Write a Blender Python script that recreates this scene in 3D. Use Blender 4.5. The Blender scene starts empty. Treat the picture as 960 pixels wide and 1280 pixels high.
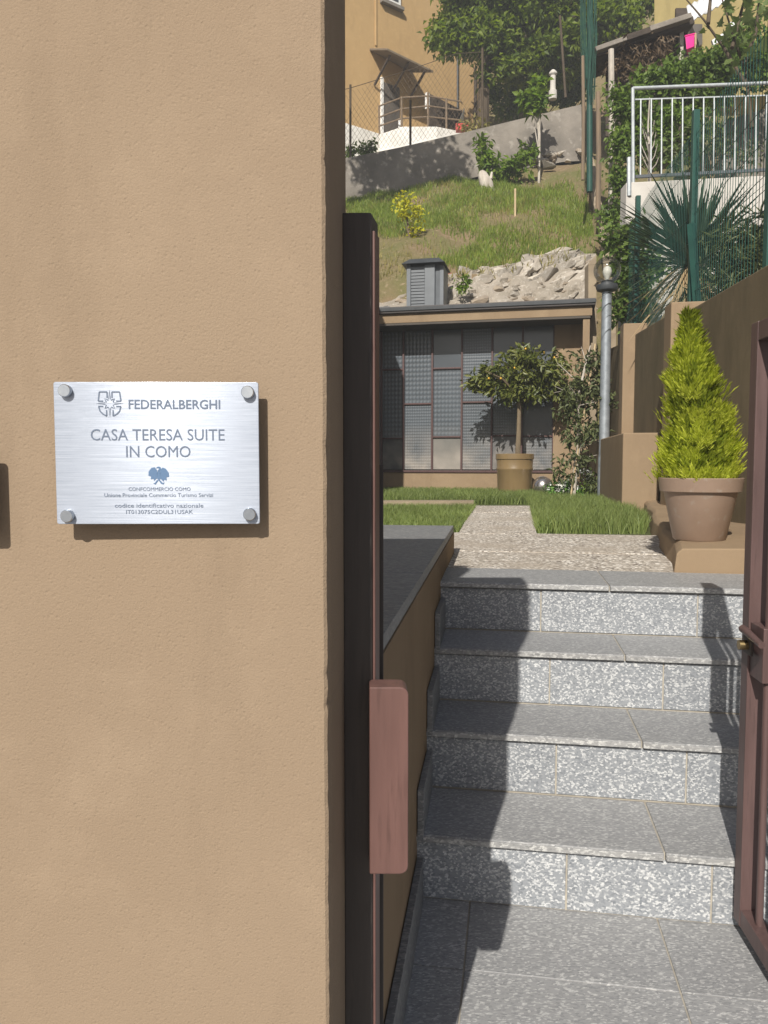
import bpy, bmesh, math, random
import numpy as np
from mathutils import Vector, Matrix
R = math.radians
rnd = random.Random(7)
rng = np.random.default_rng(7)
S = bpy.context.scene
COL = S.collection

# ------------------------------------------------------------------ camera
F = 961.0; PITCH = R(3.7); CZ = 1.10
cam = bpy.data.cameras.new('camera'); co = bpy.data.objects.new('camera', cam); COL.objects.link(co)
cam.sensor_fit = 'HORIZONTAL'; cam.sensor_width = 36; cam.lens = 36*F/960
cam.clip_start = .02; cam.clip_end = 2000
co.location = (0, 0, CZ); co.rotation_euler = (R(90)-PITCH, 0, 0)
S.camera = co
# ------------------------------------------------------------------ light
AZ, EL = R(17), R(37)
w = bpy.data.worlds.new('World'); S.world = w; w.use_nodes = True
nt = w.node_tree; bg = nt.nodes['Background']
sky = nt.nodes.new('ShaderNodeTexSky'); sky.sky_type = 'NISHITA'; sky.sun_disc = False
sky.sun_elevation = EL; sky.sun_rotation = AZ+math.pi
sky.air_density = 1.0; sky.dust_density = 2.0
nt.links.new(sky.outputs[0], bg.inputs[0]); bg.inputs[1].default_value = .062
sl = bpy.data.lights.new('sun', 'SUN'); so = bpy.data.objects.new('sun', sl); COL.objects.link(so)
sl.energy = 5.0; sl.angle = R(.5); sl.color = (1, .95, .87)
sdir = Vector((math.sin(AZ)*math.cos(EL), math.cos(AZ)*math.cos(EL), -math.sin(EL)))
so.rotation_euler = sdir.to_track_quat('-Z', 'Y').to_euler()
so.location = (-3, -8, 9)
S.view_settings.view_transform = 'Standard'; S.view_settings.look = 'None'
S.view_settings.exposure = 0.17; S.view_settings.gamma = 1

# ------------------------------------------------------------------ measuring helpers (photo measurements -> metres)
def ray(px, py):
    u = (px-480)/F; v = -(py-640)/F
    return Vector((u, math.cos(PITCH)+v*math.sin(PITCH), -math.sin(PITCH)+v*math.cos(PITCH)))
C0 = Vector((0, 0, CZ))
def W(px, py, Y):
    d = ray(px, py); return C0 + d*(Y/d.y)
def Gz(px, py, z):
    d = ray(px, py); return C0 + d*((z-CZ)/d.z)
def hit(px, py, P0, n):
    d = ray(px, py); return C0 + d*((P0-C0).dot(n)/d.dot(n))

# ------------------------------------------------------------------ object helpers
def tag(o, label=None, cat=None, group=None, kind=None):
    if label: o['label'] = label
    if cat: o['category'] = cat
    if group: o['group'] = group
    if kind: o['kind'] = kind
    return o
def thing(name, label, cat, loc=(0, 0, 0), group=None):
    o = bpy.data.objects.new(name, None); o.empty_display_size = .1
    o.location = loc; COL.objects.link(o)
    return tag(o, label, cat, group)
def wloc(p):
    v = Vector((0, 0, 0))
    while p is not None:
        v = v + p.location; p = p.parent
    return v
def link_mesh(name, me, mat=None, parent=None, loc=None):
    o = bpy.data.objects.new(name, me); COL.objects.link(o)
    if mat and not me.materials: me.materials.append(mat)
    if loc is not None: o.location = loc
    if parent: o.parent = parent
    return o
class MB:
    def __init__(s): s.v = []; s.f = []
    def add(s, vs, fs):
        b = len(s.v); s.v += [tuple(x) for x in vs]; s.f += [tuple(i+b for i in f) for f in fs]; return s
    def box(s, c, size, ax=None):
        c = Vector(c); ax = ax or (Vector((1, 0, 0)), Vector((0, 1, 0)), Vector((0, 0, 1)))
        vs = [c+ax[0]*(i*size[0]/2)+ax[1]*(j*size[1]/2)+ax[2]*(k*size[2]/2) for i in (-1, 1) for j in (-1, 1) for k in (-1, 1)]
        return s.add(vs, [(0, 1, 3, 2), (4, 6, 7, 5), (0, 4, 5, 1), (2, 3, 7, 6), (0, 2, 6, 4), (1, 5, 7, 3)])
    def prism(s, poly, d):
        """polygon (3-D points) extruded by vector d"""
        n = len(poly); d = Vector(d); p = [Vector(x) for x in poly]
        nn = (p[1]-p[0]).cross(p[2]-p[1])
        fs = [tuple(range(n-1, -1, -1)), tuple(range(n, 2*n))] + [(i, (i+1) % n, n+(i+1) % n, n+i) for i in range(n)]
        return s.add(p+[x+d for x in p], fs)
    def bar(s, a, b, w, h=None, up=(0, 0, 1)):
        a = Vector(a); b = Vector(b); h = h or w; z = (b-a); L = z.length; z.normalize()
        x = Vector(up).cross(z)
        if x.length < 1e-4: x = Vector((1, 0, 0)).cross(z)
        x.normalize(); y = z.cross(x)
        return s.box((a+b)/2, (w, h, L), (x, y, z))
    def tube(s, pts, r, n=8, cap=True):
        pts = [Vector(p) for p in pts]; m = len(pts)
        rr = r if isinstance(r, (list, tuple)) else [r]*m
        vs = []; fs = []; x = None
        for i, p in enumerate(pts):
            t = (pts[min(i+1, m-1)]-pts[max(i-1, 0)]).normalized()
            if x is None:
                x = t.orthogonal().normalized()
            x = (x - t*x.dot(t)).normalized(); y = t.cross(x)
            for k in range(n):
                a = 2*math.pi*k/n; vs.append(p+(x*math.cos(a)+y*math.sin(a))*rr[i])
        for i in range(m-1):
            for k in range(n):
                fs.append((i*n+k, i*n+(k+1) % n, (i+1)*n+(k+1) % n, (i+1)*n+k))
        if cap:
            fs.append(tuple(range(n-1, -1, -1))); fs.append(tuple((m-1)*n+k for k in range(n)))
        return s.add(vs, fs)
    def lathe(s, c, prof, n=32, squash=None):
        c = Vector(c); vs = []; fs = []; m = len(prof)
        for (r, z) in prof:
            for k in range(n):
                a = 2*math.pi*k/n; vs.append(c+Vector((r*math.cos(a), r*math.sin(a), z)))
        for i in range(m-1):
            for k in range(n):
                fs.append((i*n+k, i*n+(k+1) % n, (i+1)*n+(k+1) % n, (i+1)*n+k))
        fs.append(tuple(range(n-1, -1, -1))); fs.append(tuple((m-1)*n+k for k in range(n)))
        return s.add(vs, fs)
    def build(s, name, mat, parent=None, smooth=False, bevel=0, seg=2, fix=True):
        o0 = wloc(parent)
        me = bpy.data.meshes.new(name)
        me.from_pydata([tuple(Vector(v)-o0) for v in s.v], [], s.f)
        if fix:
            bm = bmesh.new(); bm.from_mesh(me); bmesh.ops.recalc_face_normals(bm, faces=bm.faces); bm.to_mesh(me); bm.free()
        me.update()
        if smooth:
            me.polygons.foreach_set('use_smooth', [True]*len(me.polygons))
        o = link_mesh(name, me, mat, parent)
        if bevel:
            b = o.modifiers.new('bevel', 'BEVEL'); b.width = bevel; b.segments = seg; b.limit_method = 'ANGLE'; b.angle_limit = R(35)
        if smooth:
            try:
                me.set_sharp_from_angle(angle=R(40))
            except Exception: pass
        return o
def fast_mesh(name, verts, faces, mat, parent=None, smooth=False):
    """numpy verts (N,3), faces (M,k)"""
    o0 = np.array(wloc(parent)); verts = np.asarray(verts, dtype=np.float32)-o0
    faces = np.asarray(faces, dtype=np.int32); k = faces.shape[1]; m = len(faces)
    me = bpy.data.meshes.new(name)
    me.vertices.add(len(verts)); me.vertices.foreach_set('co', verts.astype(np.float32).ravel())
    me.loops.add(m*k); me.loops.foreach_set('vertex_index', faces.ravel())
    me.polygons.add(m); me.polygons.foreach_set('loop_start', np.arange(m, dtype=np.int32)*k)
    me.polygons.foreach_set('loop_total', np.full(m, k, dtype=np.int32))
    if smooth: me.polygons.foreach_set('use_smooth', np.ones(m, dtype=bool))
    me.update(calc_edges=True)
    return link_mesh(name, me, mat, parent)
def unit(a): return a/np.maximum(np.linalg.norm(a, axis=-1, keepdims=True), 1e-9)
def leaves(name, pos, direc, nrm, length, width, mat, parent=None, fold=.25, droop=0.):
    """one small folded leaf (two triangles) at each pos, growing along direc"""
    pos = np.asarray(pos, float); n = len(pos); d = unit(np.asarray(direc, float)); nn = np.asarray(nrm, float)
    s = unit(np.cross(d, nn)); u = np.cross(s, d)
    L = np.broadcast_to(np.asarray(length, float).reshape(-1, 1), (n, 1)); Wd = np.broadcast_to(np.asarray(width, float).reshape(-1, 1), (n, 1))
    base = pos; tip = pos+d*L-u*L*droop; mid = pos+d*L*.45
    l = mid+s*Wd*.5+u*Wd*fold; r = mid-s*Wd*.5+u*Wd*fold
    v = np.stack([base, r, tip, l], 1).reshape(-1, 3); i = np.arange(n)[:, None]*4
    f = np.concatenate([i+np.array([[0, 1, 2]]), i+np.array([[0, 2, 3]])], 0)
    return fast_mesh(name, v, f, mat, parent)
def rdir(n):
    return unit(rng.normal(size=(n, 3)))
def clump_points(c, rad, nclump, per, spread, shell=.55, low=-1.):
    """points in clumps spread through an ellipsoid"""
    d = rdir(nclump*3); d = d[d[:, 2] > low][:nclump]
    rr = shell+(1-shell)*rng.random((len(d), 1))**.7
    cc = np.array(c)+d*rr*np.array(rad)
    p = np.repeat(cc, per, 0)+rng.normal(size=(len(cc)*per, 3))*spread
    return p, cc
def foliage(name, c, rad, nclump, per, spread, ll, lw, mat, parent=None, shell=.5, low=-1., droop=.15, updir=.3):
    p, cc = clump_points(c, rad, nclump, per, spread, shell, low)
    n = len(p); out = unit(p-np.array(c))
    d = unit(out*.6+rdir(n)*.9+np.array([0, 0, -.25])); nr = unit(rdir(n)*.8+out*.4+np.array([0, 0, updir+.4]))
    return leaves(name, p, d, nr, ll*(.6+.8*rng.random(n)), lw*(.6+.8*rng.random(n)), mat, parent, droop=droop), cc

# ------------------------------------------------------------------ materials
def srgb(r, g, b):
    f = lambda c: (c/255/12.92) if c/255 <= .04045 else ((c/255+.055)/1.055)**2.4
    return (f(r), f(g), f(b))
def nodes(name):
    m = bpy.data.materials.new(name); m.use_nodes = True
    t = m.node_tree; return m, t, t.nodes['Principled BSDF'], t.nodes['Material Output']
def N(t, kind, **kw):
    n = t.nodes.new(kind)
    for k, v in kw.items():
        if k in n.inputs: n.inputs[k].default_value = v
        else: setattr(n, k, v)
    return n
def mixc(t, fac, a, b):
    m = t.nodes.new('ShaderNodeMix'); m.data_type = 'RGBA'
    for i, x in ((0, fac), (6, a), (7, b)):
        if hasattr(x, 'links'): t.links.new(x, m.inputs[i])
        elif i == 0: m.inputs[0].default_value = x
        else: m.inputs[i].default_value = (*x, 1)
    return m.outputs[2]
def ramp(t, src, a, b):
    r = t.nodes.new('ShaderNodeMapRange'); r.clamp = True
    r.inputs[1].default_value = a; r.inputs[2].default_value = b
    t.links.new(src, r.inputs[0]); return r.outputs[0]
def coords(t, scale=(1, 1, 1), rot=(0, 0, 0)):
    tc = t.nodes.new('ShaderNodeTexCoord'); mp = t.nodes.new('ShaderNodeMapping')
    mp.inputs['Scale'].default_value = scale; mp.inputs['Rotation'].default_value = rot
    t.links.new(tc.outputs['Object'], mp.inputs[0]); return mp.outputs[0]
def noise(t, co, scale, detail=4, rough=.55):
    n = N(t, 'ShaderNodeTexNoise', Scale=scale, Detail=detail, Roughness=rough); t.links.new(co, n.inputs['Vector']); return n.outputs[0]
def bumpn(t, src, strength, dist, prev=None):
    b = N(t, 'ShaderNodeBump', Strength=strength, Distance=dist); t.links.new(src, b.inputs['Height'])
    if prev: t.links.new(prev, b.inputs['Normal'])
    return b.outputs[0]
def ramp2(t, src, a, b):
    r = t.nodes.new('ShaderNodeMapRange'); r.inputs[1].default_value = .3; r.inputs[2].default_value = .7
    r.inputs[3].default_value = a; r.inputs[4].default_value = b; t.links.new(src, r.inputs[0]); return r.outputs[0]
def pm(name, c1, c2=None, scale=3, rough=.8, bump=0, bscale=80, bdist=.002, metal=0, lo=.35, hi=.65, stretch=(1, 1, 1), c3=None, scale3=40, island=0, spec=.3):
    m, t, p, o = nodes(name); cv = coords(t, stretch)
    col = None
    if c2 is not None: col = mixc(t, ramp(t, noise(t, cv, scale, 6), lo, hi), c1, c2)
    if c3 is not None: col = mixc(t, ramp(t, noise(t, cv, scale3, 3), .58, .72), col if col is not None else c1, c3)
    if island:
        g = t.nodes.new('ShaderNodeNewGeometry')
        h = N(t, 'ShaderNodeHueSaturation'); 
        if col is not None: t.links.new(col, h.inputs['Color'])
        else: h.inputs['Color'].default_value = (*c1, 1)
        mr = N(t, 'ShaderNodeMapRange'); mr.inputs[3].default_value = 1-island; mr.inputs[4].default_value = 1+island
        t.links.new(g.outputs['Random Per Island'], mr.inputs[0]); t.links.new(mr.outputs[0], h.inputs['Value']); col = h.outputs[0]
    if name.startswith('rubble stone') or name.startswith('brown rubble'):
        oi_ = t.nodes.new('ShaderNodeObjectInfo'); h_ = N(t, 'ShaderNodeHueSaturation'); mr_ = N(t, 'ShaderNodeMapRange'); mr_.inputs[3].default_value = .68; mr_.inputs[4].default_value = 1.35
        t.links.new(oi_.outputs['Random'], mr_.inputs[0]); t.links.new(mr_.outputs[0], h_.inputs['Value']); t.links.new(col, h_.inputs['Color']); col = h_.outputs[0]
    if col is not None: t.links.new(col, p.inputs['Base Color'])
    else: p.inputs['Base Color'].default_value = (*c1, 1)
    p.inputs['Roughness'].default_value = rough; p.inputs['Metallic'].default_value = metal
    p.inputs['Specular IOR Level'].default_value = spec
    if bump: t.links.new(bumpn(t, noise(t, cv, bscale, 5), bump, bdist), p.inputs['Normal'])
    return m
def leafmat(name, c1, c2, trans=.35, rough=.5, spec=.3):
    m, t, p, o = nodes(name)
    g = t.nodes.new('ShaderNodeNewGeometry'); r1 = g.outputs['Random Per Island']
    c = mixc(t, r1, c1, c2)
    pn_ = ramp2(t, noise(t, coords(t), 2.6, 4), .78, 1.22); hv_ = N(t, 'ShaderNodeHueSaturation'); t.links.new(pn_, hv_.inputs['Value']); t.links.new(c, hv_.inputs['Color']); c = hv_.outputs[0]
    t.links.new(c, p.inputs['Base Color']); p.inputs['Roughness'].default_value = rough; p.inputs['Specular IOR Level'].default_value = spec
    tr = t.nodes.new('ShaderNodeBsdfTranslucent'); h = N(t, 'ShaderNodeHueSaturation', Saturation=1.1, Value=1.35)
    t.links.new(c, h.inputs['Color']); t.links.new(h.outputs[0], tr.inputs[0])
    mx = t.nodes.new('ShaderNodeMixShader'); mx.inputs[0].default_value = trans
    t.links.new(p.outputs[0], mx.inputs[1]); t.links.new(tr.outputs[0], mx.inputs[2]); t.links.new(mx.outputs[0], o.inputs[0])
    return m
def stucco(name, c1, c2, scale=1.2, gstr=.5, gdist=.0012, stain=None):
    m, t, p, o = nodes(name); cv = coords(t)
    col = mixc(t, ramp(t, noise(t, cv, scale, 7, .6), .3, .7), c1, c2)
    col = mixc(t, ramp(t, noise(t, cv, 5.5, 8, .7), .52, .8), col, tuple(x*1.10 for x in c1)); col = mixc(t, ramp(t, noise(t, coords(t, (2.5, 2.5, .8)), 1.3, 8, .7), .52, .78), col, tuple(x*.84 for x in c2))
    spk = ramp(t, noise(t, cv, 260, 2), .62, .75)
    col = mixc(t, spk, col, tuple(x*.8 for x in c1))
    if stain:
        sv = coords(t, (1.3, 1.3, .6)); col = mixc(t, ramp(t, noise(t, sv, 1.6, 9, .72), .42, .8), col, stain)
    t.links.new(col, p.inputs['Base Color']); p.inputs['Roughness'].default_value = .92; p.inputs['Specular IOR Level'].default_value = .15
    b1 = bumpn(t, noise(t, cv, 26, 6, .62), gstr*.15, gdist*3)
    b2 = bumpn(t, noise(t, cv, 420, 4, .65), min(1, gstr*1.5), gdist, b1)
    vo = N(t, 'ShaderNodeTexVoronoi', Scale=150); t.links.new(cv, vo.inputs['Vector'])
    b3 = bumpn(t, ramp(t, vo.outputs['Distance'], .0, .35), gstr*.6, gdist, b2)
    t.links.new(b3, p.inputs['Normal']); return m
PSI = R(9.3)
def granite(name, dark, mid, light, scale, stretch, rough=.6, amt=.55, spec=.4):
    m, t, p, o = nodes(name); cv = coords(t, stretch, (0, 0, PSI))
    oi = t.nodes.new('ShaderNodeObjectInfo')
    ad = N(t, 'ShaderNodeVectorMath', operation='ADD'); t.links.new(cv, ad.inputs[0])
    ml = N(t, 'ShaderNodeVectorMath', operation='SCALE'); ml.inputs[0].default_value = (13, 7, 5); t.links.new(oi.outputs['Random'], ml.inputs['Scale']); t.links.new(ml.outputs[0], ad.inputs[1]); cv = ad.outputs[0]
    wv = N(t, 'ShaderNodeTexNoise', Scale=scale*.7, Detail=2); t.links.new(cv, wv.inputs['Vector'])
    wa = N(t, 'ShaderNodeVectorMath', operation='MULTIPLY_ADD'); t.links.new(wv.outputs[1], wa.inputs[0]); wa.inputs[1].default_value = (.006,)*3; t.links.new(cv, wa.inputs[2])
    vo = N(t, 'ShaderNodeTexVoronoi', Scale=scale); t.links.new(wa.outputs[0], vo.inputs['Vector'])
    sep = t.nodes.new('ShaderNodeSeparateColor'); t.links.new(vo.outputs['Color'], sep.inputs[0])
    col = mixc(t, ramp(t, sep.outputs[0], 0, .5), dark, mid)
    fl = N(t, 'ShaderNodeMath', operation='MULTIPLY'); t.links.new(ramp(t, sep.outputs[1], 1-amt, 1-amt*.5), fl.inputs[0])
    t.links.new(ramp(t, noise(t, cv, scale*.35, 4, .6), .22, .5), fl.inputs[1])
    col = mixc(t, fl.outputs[0], col, light)
    col = mixc(t, ramp(t, noise(t, cv, scale*2.5, 3), .4, .75), col, mid)
    hv = N(t, 'ShaderNodeHueSaturation'); t.links.new(col, hv.inputs['Color'])
    mr = N(t, 'ShaderNodeMapRange'); mr.inputs[3].default_value = .88; mr.inputs[4].default_value = 1.1; t.links.new(oi.outputs['Random'], mr.inputs[0]); t.links.new(mr.outputs[0], hv.inputs['Value'])
    t.links.new(hv.outputs[0], p.inputs['Base Color'])
    p.inputs['Roughness'].default_value = rough; p.inputs['Specular IOR Level'].default_value = spec
    t.links.new(bumpn(t, noise(t, cv, scale*2, 3), .25, .0012), p.inputs['Normal'])
    return m
def painted_iron(name, c, rough=.45):
    return pm(name, c, tuple(x*1.3 for x in c), 14, rough, .22, 120, .0008, stretch=(4, 4, .35), spec=.45, c3=tuple(x*.88 for x in c), scale3=30)

TAN1, TAN2 = (.43, .30, .185), (.39, .27, .165)
M = {}
M['stucco'] = stucco('tan stucco', (.325, .245, .170), (.288, .213, .145))
M['stucco_far'] = stucco('garden stucco', (.32, .235, .15), (.265, .19, .12), 1.5, .4, .002)
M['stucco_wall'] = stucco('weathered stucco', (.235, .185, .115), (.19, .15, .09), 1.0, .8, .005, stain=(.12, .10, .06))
M['jamb'] = stucco('jamb stucco', (.36, .27, .19), (.31, .23, .16), 2, .35, .001)
M['iron_dark'] = painted_iron('shaded brown paint', (.05, .041, .036), .55)  # darkened to carry the shade on the post front; sunlit keep uses the redder paint
M['iron_red'] = painted_iron('red brown paint', (.125, .066, .056), .5)
M['iron_gate'] = painted_iron('brown gate paint', (.098, .060, .056), .45)
M['brass'] = pm('worn brass', (.55, .42, .2), (.4, .3, .15), 40, .35, metal=1)
M['tread'] = granite('granite tread', (.205, .21, .217), (.31, .312, .315), (.56, .56, .55), 235, (.6, 1.4, 1), .55, .26)
M['riser'] = granite('granite riser', (.155, .17, .19), (.27, .285, .305), (.64, .65, .65), 215, (.8, 1, 1.15), .6, .36)
M['nosing'] = granite('granite edge', (.215, .218, .22), (.315, .315, .312), (.58, .58, .56), 200, (.6, 1, 1), .7, .4)
M['slabstone'] = granite('grey slab', (.13, .135, .14), (.20, .205, .21), (.34, .34, .33), 180, (.5, 1.2, 1), .5, .35)
M['grout'] = pm('grout', (.46, .42, .35), (.36, .33, .28), 30, .95, .4, 200, .001)
def aggregate():
    m, t, p, o = nodes('washed aggregate'); cv = coords(t)
    vo = N(t, 'ShaderNodeTexVoronoi', Scale=85); t.links.new(cv, vo.inputs['Vector'])
    sep = t.nodes.new('ShaderNodeSeparateColor'); t.links.new(vo.outputs['Color'], sep.inputs[0])
    col = mixc(t, sep.outputs[0], (.27, .235, .195), (.60, .54, .46))
    col = mixc(t, ramp(t, sep.outputs[1], .75, .85), col, (.85, .80, .72))
    col = mixc(t, ramp(t, sep.outputs[2], .85, .9), col, (.16, .13, .11))
    col = mixc(t, ramp(t, noise(t, cv, 2.2, 5), .45, .75), col, (.42, .36, .29))
    t.links.new(col, p.inputs['Base Color']); p.inputs['Roughness'].default_value = .85
    iv = N(t, 'ShaderNodeMath', operation='SUBTRACT'); iv.inputs[0].default_value = 1; t.links.new(vo.outputs['Distance'], iv.inputs[1])
    t.links.new(bumpn(t, iv.outputs[0], .8, .006), p.inputs['Normal']); return m
M['aggregate'] = aggregate()
M['soil'] = pm('soil', (.16, .115, .07), (.09, .065, .04), 2.5, .95, .8, 20, .03, c3=(.26, .21, .14), scale3=30)
M['turf'] = pm('turf', (.06, .085, .025), (.09, .10, .03), 5, .95, .6, 60, .01)
M['hillsoil'] = pm('hill soil', (.21, .15, .088), (.13, .13, .045), 1.3, .95, .9, 9, .05, c3=(.27, .21, .13), scale3=14)
M['asphalt'] = pm('asphalt', (.30, .28, .26), (.24, .22, .21), 4, .9, .5, 150, .003)
M['grass'] = leafmat('lawn grass', (.135, .19, .05), (.24, .29, .09), .3)
M['grass_dry'] = leafmat('meadow grass', (.20, .19, .05), (.34, .29, .10), .3)
M['grass_hill'] = leafmat('hill grass', (.13, .195, .03), (.245, .30, .05), .35)
M['leaf_tree'] = leafmat('tree leaf', (.07, .115, .018), (.21, .27, .035), .5)
M['leaf_hedge'] = leafmat('hedge leaf', (.075, .13, .025), (.18, .26, .05), .4)
M['leaf_lemon'] = leafmat('lemon leaf', (.075, .105, .018), (.19, .20, .045), .3, .4, .5)
M['leaf_grey'] = leafmat('grey green leaf', (.075, .095, .04), (.14, .16, .06), .25)
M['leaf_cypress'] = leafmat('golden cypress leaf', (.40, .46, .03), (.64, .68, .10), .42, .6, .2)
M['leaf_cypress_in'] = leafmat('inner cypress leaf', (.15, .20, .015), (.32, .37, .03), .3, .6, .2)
M['leaf_yellow'] = leafmat('yellow shrub leaf', (.38, .40, .02), (.5, .46, .03), .35)
M['leaf_sap'] = leafmat('sapling leaf', (.10, .18, .02), (.2, .28, .04), .4)
M['leaf_vine'] = leafmat('dry vine leaf', (.09, .06, .035), (.17, .12, .07), .2)
M['leaf_fig'] = leafmat('fig leaf', (.09, .14, .035), (.17, .22, .07), .35)
M['yucca'] = leafmat('yucca leaf', (.035, .068, .042), (.075, .11, .06), .15, .45, .5)
M['drylf'] = leafmat('dry leaf', (.38, .27, .15), (.5, .38, .22), .25)
M['lemon'] = pm('lemon', (.62, .30, .03), (.62, .42, .04), 10, .5)
M['bark'] = pm('bark', (.22, .17, .11), (.13, .10, .065), 12, .9, .8, 60, .006, stretch=(1, 1, .3))
M['bark_dark'] = pm('dark bark', (.10, .075, .05), (.06, .045, .03), 6, .9, .8, 30, .01, stretch=(1, 1, .3))
M['bark_pale'] = pm('pale wood', (.58, .53, .46), (.36, .32, .27), 9, .9, .8, 40, .01, stretch=(1, 1, .3))
M['wood_post'] = pm('weathered wood', (.25, .18, .12), (.18, .14, .10), 5, .9, .5, 60, .003, stretch=(3, 3, .4))
M['wood_dark'] = pm('dark boards', (.085, .065, .05), (.05, .04, .032), 4, .85, .5, 50, .004, stretch=(.5, 3, 3))
M['bamboo'] = pm('cane', (.52, .40, .24), (.42, .31, .18), 10, .7)
M['steel'] = pm('grey painted steel', (.155, .17, .185), (.125, .138, .15), 6, .45, spec=.5)
M['slat'] = pm('grey louvre', (.11, .122, .135), (.09, .10, .11), 8, .5)
M['galv'] = pm('galvanised steel', (.34, .37, .40), (.24, .265, .29), 14, .5, .1, 80, .0006, metal=.4)
M['galv_white'] = pm('pale galvanised', (.50, .53, .54), (.38, .41, .42), 20, .5, metal=.3)
M['dark_metal'] = pm('dark cap', (.06, .065, .07), (.045, .05, .055), 9, .5)
M['green_pvc'] = pm('green coated steel', (.022, .085, .066), (.018, .065, .052), 6, .5)
M['green_net'] = pm('green netting', (.025, .085, .06), (.02, .06, .045), 20, .85)
M['roof_metal'] = pm('dark sheet roof', (.075, .065, .062), (.055, .05, .048), 5, .5)
M['soffit'] = pm('soffit', (.10, .085, .07), (.08, .07, .06), 4, .8)
M['frame'] = painted_iron('window frame paint', (.075, .038, .035), .5)
M['rockmortar'] = pm('rubble mortar', (.37, .325, .27), (.28, .245, .195), 3, .95, 1, 22, .03, c3=(.5, .46, .4), scale3=18)
M['rock'] = pm('rubble stone', (.44, .40, .34), (.34, .30, .25), 5, .9, .8, 30, .012, c3=(.66, .63, .58), scale3=12)
M['rock_b'] = pm('brown rubble stone', (.34, .28, .21), (.25, .21, .17), 5, .9, .8, 30, .012)
M['brickish'] = pm('broken brick', (.40, .19, .12), (.33, .17, .11), 5, .9, .6, 30, .008)
M['concrete'] = pm('old concrete', (.27, .24, .205), (.15, .135, .115), 1.1, .95, .9, 8, .02, c3=(.34, .31, .27), scale3=6)
M['kerb'] = pm('kerb concrete', (.36, .29, .20), (.27, .215, .15), 3, .95, .7, 30, .006)
M['whitewash'] = pm('whitewash', (.80, .78, .73), (.66, .64, .59), 2, .9, .5, 30, .006)
M['whitewall'] = pm('pale wall', (.60, .57, .52), (.50, .47, .43), 2.5, .9, .5, 20, .005)
M['ochre'] = stucco('ochre render', (.50, .34, .165), (.45, .30, .145), .8, .3, .004)
M['yellow'] = stucco('yellow render', (.36, .29, .13), (.31, .25, .11), .8, .3, .004)
M['white'] = pm('white paint', (.8, .8, .78), (.7, .7, .68), 6, .6)
M['door'] = pm('unlit interior', (.12, .105, .09), (.09, .08, .07), 3, .6)
M['canopy'] = pm('canopy sheet', (.20, .16, .115), (.15, .12, .09), 3, .8)
M['pink'] = pm('pink plastic', (.85, .04, .30), (.8, .035, .27), 6, .4)
M['redpot'] = pm('red plastic', (.55, .05, .04), (.5, .045, .04), 6, .5)
M['tan_plastic'] = pm('taupe plastic pot', (.30, .215, .16), (.265, .187, .138), 9, .45, .1, 40, .001, spec=.4, c3=(.32, .26, .21), scale3=26)
M['glaze'] = pm('ochre glazed clay', (.235, .165, .08), (.19, .13, .065), 4, .3, .1, 30, .002, stretch=(1, 1, .4), spec=.55)
M['potsoil'] = pm('potting soil', (.07, .05, .035), (.04, .03, .02), 20, .95, .8, 60, .01)
M['silver'] = pm('silver sphere', (.62, .58, .56), (.52, .46, .43), 3, .22, metal=.9)
M['globewhite'] = pm('white globe', (.8, .78, .72), (.7, .68, .6), 5, .4)
M['corr'] = pm('white corrugated sheet', (.82, .83, .84), (.7, .71, .72), 4, .5)
M['black'] = pm('print grey blue', (.15, .185, .25), None, rough=.5)
M['printdark'] = pm('print slate', (.17, .20, .26), None, rough=.5)
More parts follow.
